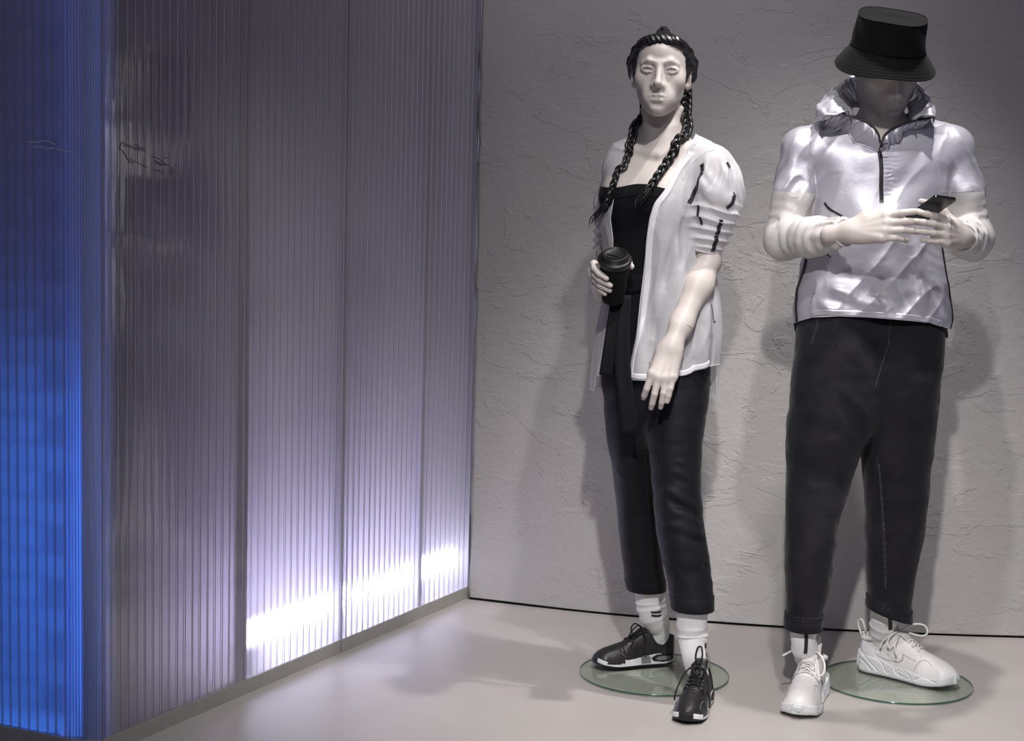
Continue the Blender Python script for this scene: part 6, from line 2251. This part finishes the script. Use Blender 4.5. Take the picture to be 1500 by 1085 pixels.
def torso_j(p):
    d = zloft(p, _mj, 2.25, 0)
    near = np.abs(d) < 0.05
    if near.any():
        q = p[near]
        low = np.clip((mz(380) - q[:, 2]) / 0.15, 0, 1)
        zipf = np.exp(-((q[:, 0] - mx(1291, 260)) / 0.016) ** 2) * (q[:, 2] > mz(300)) * (q[:, 1] < 4.58)
        d[near] -= folds(q, _fj) * 1.2 + 0.009 * noise(q, (6, 6, 9)) + 0.0042 * noise(q + 5, (15, 15, 11)) + 0.006 * ((1 - np.abs(noise(q @ _tilt, (13, 13, 4.5)))) ** 4 - 0.3) + low * 0.004 * noise(q + 3, (16, 16, 26)) + zipf * 0.0010 * np.sin(q[:, 2] * 560 + 3 * noise(q, 40))
    return d


def jack_m(p):
    d = torso_j(p)
    nb = P(1290, 198, 4.63)
    for S_ in (SM_L, SM_R):
        d = smin(d, cone(p, nb, S_ + np.array([0, 0, 0.000]), 0.068, 0.060), 0.07)
    d = smin(d, arm_j(p, SJL, 1.0), 0.012)
    d = smin(d, arm_j(p, SJR, 7.0), 0.012)
    return d


def hem_m(p):
    px, py = to_px(p)
    yb = np.interp(px, [1150, 1162, 1168, 1189, 1227, 1270, 1310, 1363, 1391, 1400], [474, 473, 470.5, 464.5, 462.5, 464, 467, 472, 481, 483])
    front = (py - yb) * PX
    back = float(P(1290, 492, 4.7)[2]) - p[:, 2]
    return np.where(p[:, 1] < 4.60, front, back)


def neck_hole(p):
    px, py = to_px(p)
    # V of the open collar at the front
    vl = np.interp(py, [150, 168, 180, 195, 212, 214], [1222, 1224, 1252, 1274, 1288, 1291]); vr = np.interp(py, [150, 172, 182, 195, 212, 214], [1352, 1350, 1328, 1306, 1293, 1291])
    f = np.minimum(np.minimum(px - vl, vr - px), 213 - py) * PX
    f = np.minimum(f, 4.60 - p[:, 1])
    nh = 0.088 - np.hypot(p[:, 0] - mx(1289, 200), (p[:, 1] - 4.625))
    return np.maximum(f, np.minimum(nh, p[:, 2] - mz(205)))


def sleeve_cut(p):
    """<0 on the silver part, >0 on the white lower sleeves"""
    dl = np.minimum(norm(p - EM_L), norm(p - SJL[3])); 
    aL = arm_only(p, SJL); aR = arm_only(p, SJR); t = torso_plain(p)
    isarm = np.minimum(aL, aR) < t + 0.004
    zL = mz(284.5) + (p[:, 0] - mx(1158, 284)) * -0.04
    zR = mz(279.5) + (p[:, 0] - mx(1408, 280)) * 0.12
    z = np.where(p[:, 0] < mx(1288, 300), zL, zR)
    return np.minimum(z - p[:, 2], t + 0.004 - np.minimum(aL, aR))


def arm_only(p, pts):
    return chain(p, pts, RJ, 0.03)


def torso_plain(p):
    return zloft(p, _mj, 2.25, 0)


lo = np.array([mx(1105, 300), 4.24, mz(496)]); hi = np.array([mx(1470, 300), 4.80, mz(150)])
V, F = surf(torso_and := (lambda p: jack_m(p)), lo, hi, 0.0029, slack=2.6)


def wrist_open(p):
    r = np.full(len(p), -1.0)
    for pts in (SJL, SJR):
        ax = pts[4] - pts[3]; ax = ax / np.linalg.norm(ax)
        e = (p - pts[4]) @ ax
        r = np.where(norm(p - pts[4]) < 0.055, e, r)
    return r


for cf in (hem_m, neck_hole, wrist_open):
    V, F = clip(V, F, cf)
ph = sleeve_cut(V)
Vb, Fb = clip(V, F, ph)
jk2 = mesh_obj('jacket', Vb, Fb, M['satin'], M_ROOT)
Vs, Fs = clip(V, F, -ph)
for sgn in (-1, 1):
    v2, f2 = clip(Vs, Fs, lambda p: sgn * (mx(1288, 300) - p[:, 0]))
    if len(f2):
        sv = mesh_obj('lower_sleeve', v2, f2, M['ripstop'], jk2, label='sheer white lower sleeve')
        pts = SJL if sgn < 0 else SJR
        ax = pts[4] - pts[3]; ax = ax / np.linalg.norm(ax)
        u = np.cross(ax, [0, 0, 1]); u /= np.linalg.norm(u); v = np.cross(ax, u)
        a = np.linspace(0, 2 * PI, 60)
        rr_ = 0.0355
        mesh_obj('cuff_band', *tube(pts[4] - ax * 0.001 + rr_ * (np.cos(a)[:, None] * u + np.sin(a)[:, None] * v), 0.0034, 10), M['nylon_edge'], sv)
# folded edge at the hem
parts = []
for loop, closed in boundary_loops(F):
    if len(loop) > 60:
        pt = V[loop]
        if pt[:, 2].mean() < mz(440):
            pt = resample(smooth_path(np.vstack([pt, pt[:1]]) if closed else pt, 3), 0.006)
            mesh_obj('edge_welt', *tube(smooth_path(pt, 1), 0.0018, 6), M['satin'], jk2)
V_, F_ = ribbon(jack_m, [P(1172, 466, 4.45), P(1190, 461, 4.45), P(1227, 458.5, 4.45), P(1270, 460, 4.45), P(1310, 463, 4.45), P(1363, 468, 4.45), P(1384, 475, 4.48)], 0.016, off=0.0008, th=0.0010)
mesh_obj('hem_band', V_, F_, M['satin'], jk2)
# black piping: sides and chest
for pl, w, Y in (([(1183, 380), (1176, 395), (1169, 415), (1164, 440), (1163, 460), (1165, 473)], 0.012, 4.55), ([(1377, 362), (1379, 385), (1384, 415), (1389, 445), (1391, 480)], 0.006, 4.53), ([(1197, 299.5), (1202, 302), (1209, 305), (1222, 311), (1236, 318)], 0.0060, 4.48),
                 ([(1201, 367), (1207, 372), (1213, 376)], 0.003, 4.46)):
    V_, F_ = ribbon(torso_j, [P(a, b, Y) for a, b in pl], w, off=0.0020, th=0.001)
    mesh_obj('piping', V_, F_, M['tape'], jk2)
# zip: teeth tape, and the slider
zp = [(1290.5, 211), (1291.5, 230), (1291.5, 255), (1291.3, 280), (1290.8, 297)]
V_, F_ = ribbon(jack_m, [P(a, b, 4.46) for a, b in zp], 0.0105, off=0.0016, th=0.0016)
zp_o = mesh_obj('zip', V_, F_, M['tape'], jk2)
# raglan seams
for pl in ([(1196, 162), (1192, 190), (1189, 230), (1187, 270), (1187, 291)], [(1364, 172), (1376, 200), (1384, 235), (1386, 275)], [(1128, 283), (1150, 285), (1187, 285)], [(1385, 283), (1410, 280), (1434, 277)]):
    seam_on(jack_m, pl, 4.48, 0.0006, 'seam', M['satin'], jk2)
# little reflective pocket marks
for k in range(4):
    V_, F_ = ribbon(jack_m, [P(1180.5 - k * 1.3, 426 + k * 5.2, 4.45), P(1180 - k * 1.3, 429 + k * 5.2, 4.45)], 0.004, off=0.001, th=0.0006, step=0.002)
    mesh_obj('pocket_mark', V_, F_, M['sole_grey'], jk2)

# ---- turned-down hood: an outer wall, a rim and the lining inside it
_hd = [((1207, 170, 4.50), (1238, 167, 4.482), (1247, 173, 4.50)), ((1196, 160, 4.54), (1222, 154, 4.515), (1247, 166, 4.54)), ((1203, 150, 4.62), (1222, 138, 4.58), (1246, 154, 4.58)), ((1221, 139, 4.69), (1235, 122, 4.66), (1250, 146, 4.64)),
       ((1246, 130, 4.75), (1252, 112, 4.72), (1262, 146, 4.68)), ((1290, 124, 4.78), (1290, 106, 4.74), (1290, 146, 4.69)), ((1335, 130, 4.75), (1330, 113, 4.71), (1320, 146, 4.68)), ((1352, 140, 4.68), (1341, 123, 4.65), (1330, 146, 4.64)),
       ((1361, 152, 4.61), (1352, 139, 4.57), (1333, 156, 4.58)), ((1366, 164, 4.54), (1361, 156, 4.515), (1335, 168, 4.54)), ((1367, 175, 4.49), (1363, 171, 4.478), (1344, 176, 4.50))]
nT, nS = 150, 30
_O = catmull([P(*r[0]) for r in _hd], nT); _Rm = catmull([P(*r[1]) for r in _hd], nT); _I = catmull([P(*r[2]) for r in _hd], nT)
hc = P(1291, 165, 4.62)
rows = []
tt_ = np.linspace(0, 1, nT)
for i in range(nT):
    o, r_, i_ = _O[i], _Rm[i], _I[i]
    outw = o - hc; outw[2] = 0; outw /= np.linalg.norm(outw)
    low = np.array([0, 0, -0.014])
    sec = catmull([o + low, o + outw * 0.006 + (r_ - o) * 0.15, 0.45 * o + 0.55 * r_ + outw * 0.008, r_ + np.array([0, 0, 0.002]), 0.6 * r_ + 0.4 * i_ - outw * 0.002 + np.array([0, 0, 0.002]), i_, i_ + low * 1.6], nS)
    rows.append(sec)
G = np.array(rows)
du = np.gradient(G, axis=0); dv = np.gradient(G, axis=1)
Nn = np.cross(du, dv); Nn /= np.linalg.norm(Nn, axis=2, keepdims=True) + 1e-9
q = G.reshape(-1, 3)
sv_ = np.tile(np.linspace(0, 1, nS), nT); su_ = np.repeat(tt_, nS)
pl_ = np.sin(su_ * 120 + 5 * noise(q, 18) + 2 * np.sin(sv_ * 6)) * np.exp(-((sv_ - 0.62) / 0.25) ** 2)
crk = (1 - np.abs(noise(q, (34, 34, 22)))) ** 3
dsp = 0.0022 * pl_ + 0.0055 * (crk - 0.35) + 0.003 * noise(q, 55)
dsp *= np.clip(sv_ * 8, 0, 1) * np.clip((1 - sv_) * 8, 0, 1)
G = (q + Nn.reshape(-1, 3) * dsp[:, None]).reshape(nT, nS, 3)
back = G - Nn * 0.002
V = np.vstack([G.reshape(-1, 3), back.reshape(-1, 3)])
o_ = nT * nS
F = []
for i in range(nT - 1):
    for j in range(nS - 1):
        a, b, c, d = i * nS + j, (i + 1) * nS + j, (i + 1) * nS + j + 1, i * nS + j + 1
        F.append([a, b, c, d]); F.append([o_ + d, o_ + c, o_ + b, o_ + a])
hd = mesh_obj('hood', V, F, M['satin'], jk2)
mesh_obj('rim_seam', *tube(smooth_path(G[8:70, 15], 2), 0.0015, 6), M['tape'], hd)
# two collar flaps that fall open, edged with the zip
for nm, T_, B_ in (('l', [(1289, 209), (1286.5, 197), (1280, 187), (1272, 180), (1262, 175), (1250, 170.5), (1238, 167), (1226, 160)], [(1288, 214), (1279, 207.5), (1266, 202), (1252, 195), (1236, 186), (1222, 177), (1209, 168), (1197, 160)]),
                   ('r', [(1291, 209), (1295, 199), (1303, 191), (1313, 185.5), (1327, 180), (1342, 176), (1354, 174), (1364, 172)], [(1292, 214), (1300, 210), (1309, 205), (1319, 199), (1330, 192), (1342, 185), (1353, 178.5), (1364, 173)])):
    n = 60
    tY = np.linspace(4.470, 4.520, len(T_)); bY = np.linspace(4.468, 4.505, len(B_))
    Tp = catmull([P(a, b, y) for (a, b), y in zip(T_, tY)], n); Bp = catmull([P(a, b, y) for (a, b), y in zip(B_, bY)], n)
    Bp = project(jack_m, Bp, 0.001, it=4)
    m_ = 12
    rows = []
    for j in range(m_ + 1):
        u = j / m_
        q = Bp * (1 - u) + Tp * u
        t = np.linspace(0, 1, n)
        puff = np.sin(PI * u) * 0.010 * np.minimum(1, t * 6 + 0.15)
        wr = 0.0028 * np.sin(t * 44 + 3 * np.sin(u * 3) + 2 * np.sin(t * 9)) * np.sin(PI * min(1, u * 1.0)) * np.minimum(1, t * 4)
        q = q + np.stack([np.zeros(n), -(puff + wr), np.zeros(n)], -1)
        rows.append(q)
    G = np.stack(rows, 1)
    back = G + np.array([0, 0.003, 0])
    V = np.vstack([G.reshape(-1, 3), back.reshape(-1, 3)])
    k = m_ + 1; o_ = n * k
    F = []
    for i in range(n - 1):
        for j in range(m_):
            q = [i * k + j, (i + 1) * k + j, (i + 1) * k + j + 1, i * k + j + 1]
            if nm == 'l':
                q = q[::-1]
            F.append(q[::-1]); F.append([o_ + a for a in q])
        for j in (0, m_):
            F.append([i * k + j, (i + 1) * k + j, o_ + (i + 1) * k + j, o_ + i * k + j])
    fl = mesh_obj('collar_flap', V, F, M['satin'], jk2)
    mesh_obj('zip_edge', *tube(smooth_path(Tp + np.array([0, -0.002, 0]), 1), 0.0034, 8, flat=0.7), M['tape'], fl)
    mesh_obj('collar_seam', *tube(smooth_path(Bp + np.array([0, -0.001, 0]), 1), 0.0012, 6), M['satin'], fl)
q = P(1291, 212, 4.455)
V, F = box(q + np.array([-0.004, -0.004, -0.008]), q + np.array([0.004, 0.003, 0.006]), 0.001)
zs_ = mesh_obj('zip_slider', V, F, M['tape'], jk2)
mesh_obj('zip_pull', *tube(np.array([q + np.array([0.003, -0.004, 0.0]), q + np.array([0.009, -0.006, 0.003]), q + np.array([0.016, -0.006, 0.003])]), 0.0016, 6), M['tape'], zs_)

# ---- bucket hat
hat_ax = np.array([0.035, -0.335, 0.94]); hat_ax /= np.linalg.norm(hat_ax)
HB = P(1296.5, 97, 4.56)
hx = np.cross([0, 1, 0], hat_ax); hx /= np.linalg.norm(hx); hy = np.cross(hat_ax, hx)


def hat_mesh(prof, seg=96, wob=None):
    V = []
    for r, h_ in prof:
        for j in range(seg):
            a = 2 * PI * j / seg
            dr, dh = wob(a, r, h_) if wob else (0, 0)
            rx_, ry_ = (r + dr) * 1.0, (r + dr) * 1.10
            V.append(HB + hx * rx_ * math.cos(a) + hy * ry_ * math.sin(a) + hat_ax * (h_ + dh))
    n = len(prof)
    F = [[i * seg + j, i * seg + (j + 1) % seg, (i + 1) * seg + (j + 1) % seg, (i + 1) * seg + j] for i in range(n - 1) for j in range(seg)]
    return np.array(V), F


def dent(a, r, h_):
    return (-0.004 * math.sin(2 * a + 0.6) * min(1, h_ / 0.1) - 0.003 * math.sin(5 * a + h_ * 40) * math.sin(PI * min(max((h_ - .06) / .08, 0), 1)) - 0.004 * math.exp(-((a - 5.4) / .25) ** 2 - ((h_ - .11) / .02) ** 2), 0.0025 * math.sin(3 * a + 1) * (h_ > 0.13))


crown = [(0.100, 0.050), (0.1005, 0.056)] + [(0.1005 - 0.0075 * t, 0.056 + 0.078 * t) for t in np.linspace(0.08, 1, 14)] + [(0.0915, 0.1365), (0.088, 0.1375), (0.07, 0.1395), (0.04, 0.1400), (0.002, 0.1398)]
V, F = hat_mesh(crown, wob=dent)
F.append([(len(crown) - 1) * 96 + j for j in range(96)])
hat = mesh_obj('bucket_hat', V, F, M['hat'], M_ROOT)
brim = []
for t in np.linspace(0, 1, 40):
    # rows of stitching dent the brim
    brim.append((0.098 + 0.036 * t + 0.004 * math.sin(PI * t) * 0, 0.058 - 0.058 * t ** 0.92 + 0.0005 * math.cos(t * 2 * PI * 7)))
brim += [(0.1352, -0.0012), (0.1345, -0.0028), (0.132, -0.0015), (0.115, 0.026), (0.096, 0.055)]
V, F = hat_mesh(brim, wob=lambda a, r, h_: (0.003 * math.sin(2 * a + 1.0) * max(0, (0.058 - h_) / 0.058), 0.004 * math.sin(3 * a + 0.4) * max(0, (0.058 - h_) / 0.058)))
bm = mesh_obj('brim', V, F, M['hat'], hat)
for rr_, hh in ((0.0925, 0.1372), (0.1012, 0.0565)):
    a = np.linspace(0, 2 * PI, 97)
    pt = np.array([HB + hx * (rr_ + dent(t, rr_, hh)[0]) * math.cos(t) + hy * 1.1 * (rr_ + dent(t, rr_, hh)[0]) * math.sin(t) + hat_ax * (hh + dent(t, rr_, hh)[1]) for t in a])
    mesh_obj('seam_ridge', *tube(pt, 0.0014, 6), M['hat'], hat)

# ---- phone held in both hands
ph_d = np.array([0.37, -0.80, 0.44]); ph_d /= np.linalg.norm(ph_d)
ph_w = np.array([0.98, 0.32, -0.06]); ph_w -= ph_d * (ph_w @ ph_d); ph_w /= np.linalg.norm(ph_w)
ph_n = np.cross(ph_w, ph_d)
PC = P(1362, 306, 4.262)
phone = empty('phone', PC - ph_d * 0.07, 'thin black phone held in both hands of the hatted mannequin', 'phone')
def rrect(wd, ln, r, n=6):
    o = []
    for cx_, cy_, a0 in ((wd - r, ln - r, 0), (-wd + r, ln - r, PI / 2), (-wd + r, -ln + r, PI), (wd - r, -ln + r, 1.5 * PI)):
        for i in range(n + 1):
            a = a0 + i / n * PI / 2
            o.append((cx_ + r * math.cos(a), cy_ + r * math.sin(a)))
    return np.array(o)
def plate(o, z0, z1, b):
    prof = [(-b, z0), (0, z0 + b), (0, z1 - b), (-b, z1)]
    V, n = [], len(o)
    c = o.mean(0)
    for e, z in prof:
        d = o - c; dn = d / (np.linalg.norm(d, axis=1)[:, None])
        q = o + dn * e
        V += [PC + ph_w * x + ph_d * y + ph_n * z for x, y in q]
    F = [[i * n + j, i * n + (j + 1) % n, (i + 1) * n + (j + 1) % n, (i + 1) * n + j] for i in range(3) for j in range(n)]
    F += [list(range(n))[::-1], [3 * n + j for j in range(n)]]
    return np.array(V), F
V, F = plate(rrect(0.034, 0.070, 0.009), -0.0035, 0.0035, 0.0008)
mesh_obj('phone_case', V, F, M['phone'], phone, smooth=False)
V, F = plate(rrect(0.0315, 0.067, 0.007), 0.0032, 0.0039, 0.0002)
mesh_obj('screen', V, F, M['phone'], phone, smooth=False)
V, F = plate(rrect(0.006, 0.011, 0.004) + np.array([-0.022, 0.052]), -0.0046, -0.003, 0.0003)
mesh_obj('lens_block', V, F, M['phone_rim'], phone, smooth=False)

# ---- sneakers and socks
tt = PF(1167, 1053.5, 0.0); tt[2] = 0.001
hh_ = np.array([float(PF(1184, 990, 0)[0]) + 0.000, tt[1] + 0.288, 0.001])
bowW1 = [('lace_bow', [(0.108, 0.0, 0.126), (0.100, -0.018, 0.150), (0.096, -0.022, 0.176), (0.100, -0.008, 0.182), (0.106, 0.004, 0.160), (0.110, 0.002, 0.128)]),
         ('lace_bow', [(0.110, 0.0, 0.124), (0.122, 0.022, 0.124), (0.140, 0.040, 0.104), (0.158, 0.040, 0.082), (0.158, 0.026, 0.082), (0.138, 0.016, 0.104), (0.112, 0.002, 0.122)]),
         ('lace_end', [(0.110, 0.0, 0.124), (0.112, -0.026, 0.128), (0.116, -0.048, 0.118), (0.120, -0.066, 0.106)]),
         ('lace_end', [(0.112, 0.0, 0.122), (0.128, 0.016, 0.114), (0.150, 0.026, 0.094), (0.170, 0.034, 0.070)])]
wr_ = white_sneaker(hh_, tt, M_ROOT, 'white sneaker pointing at the viewer on the bare floor', bowW1)
hn = PF(1252, 981.5, zD); tn = PF(1391, 1012, zD)
dd = (tn - hn); dd[2] = 0; dd /= np.linalg.norm(dd)
off2 = np.array([-dd[1], dd[0], 0]) * 0.043
bowW2 = [('lace_bow', [(0.112, 0.0, 0.124), (0.134, 0.018, 0.140), (0.160, 0.030, 0.140), (0.170, 0.030, 0.122), (0.158, 0.024, 0.112), (0.128, 0.006, 0.118)]),
         ('lace_bow', [(0.112, 0.0, 0.124), (0.104, -0.022, 0.120), (0.094, -0.042, 0.104), (0.098, -0.046, 0.082), (0.110, -0.040, 0.092), (0.114, -0.014, 0.116)]),
         ('lace_end', [(0.112, 0.0, 0.122), (0.116, -0.026, 0.114), (0.114, -0.044, 0.088), (0.122, -0.047, 0.066)]),
         ('lace_end', [(0.112, 0.0, 0.122), (0.098, -0.026, 0.116), (0.078, -0.040, 0.096), (0.072, -0.043, 0.076)])]
wl_ = white_sneaker(hn + off2 * 1.06, tn + off2 * 0.96, M_ROOT, 'white sneaker turned sideways on the glass', bowW2)
a0 = ank(wr_, 0.20, 0.06)
so, pth, rr2 = sock(M_ROOT, [a0, P(1180, 965, a0[1] - 0.004), P(1178, 945, 4.432), P(1177, 922, 4.435), P(1177, 898, 4.435)], [0.023, 0.029, 0.034, 0.035, 0.036], [(0.55, 0.03, .003), (0.74, 0.03, .0015)])
sock_mark(pth, rr2, [(1182, 921), (1181.5, 935), (1181, 948), (1180, 960)], 0.010, 4.39, so)
a1 = ank(wl_, 0.19, 0.06)
so, pth, rr2 = sock(M_ROOT, [a1, P(1290, 935, a1[1] - 0.004), P(1293, 918, 4.68), P(1296, 900, 4.67), P(1298, 870, 4.665)], [0.024, 0.032, 0.038, 0.040, 0.040], [(0.35, 0.025, .002), (0.47, 0.025, .0025), (0.6, 0.025, .002), (0.72, 0.025, .002)])
sock_mark(pth, rr2, [(1305, 906), (1307, 916), (1309, 928)], 0.011, 4.62, so)
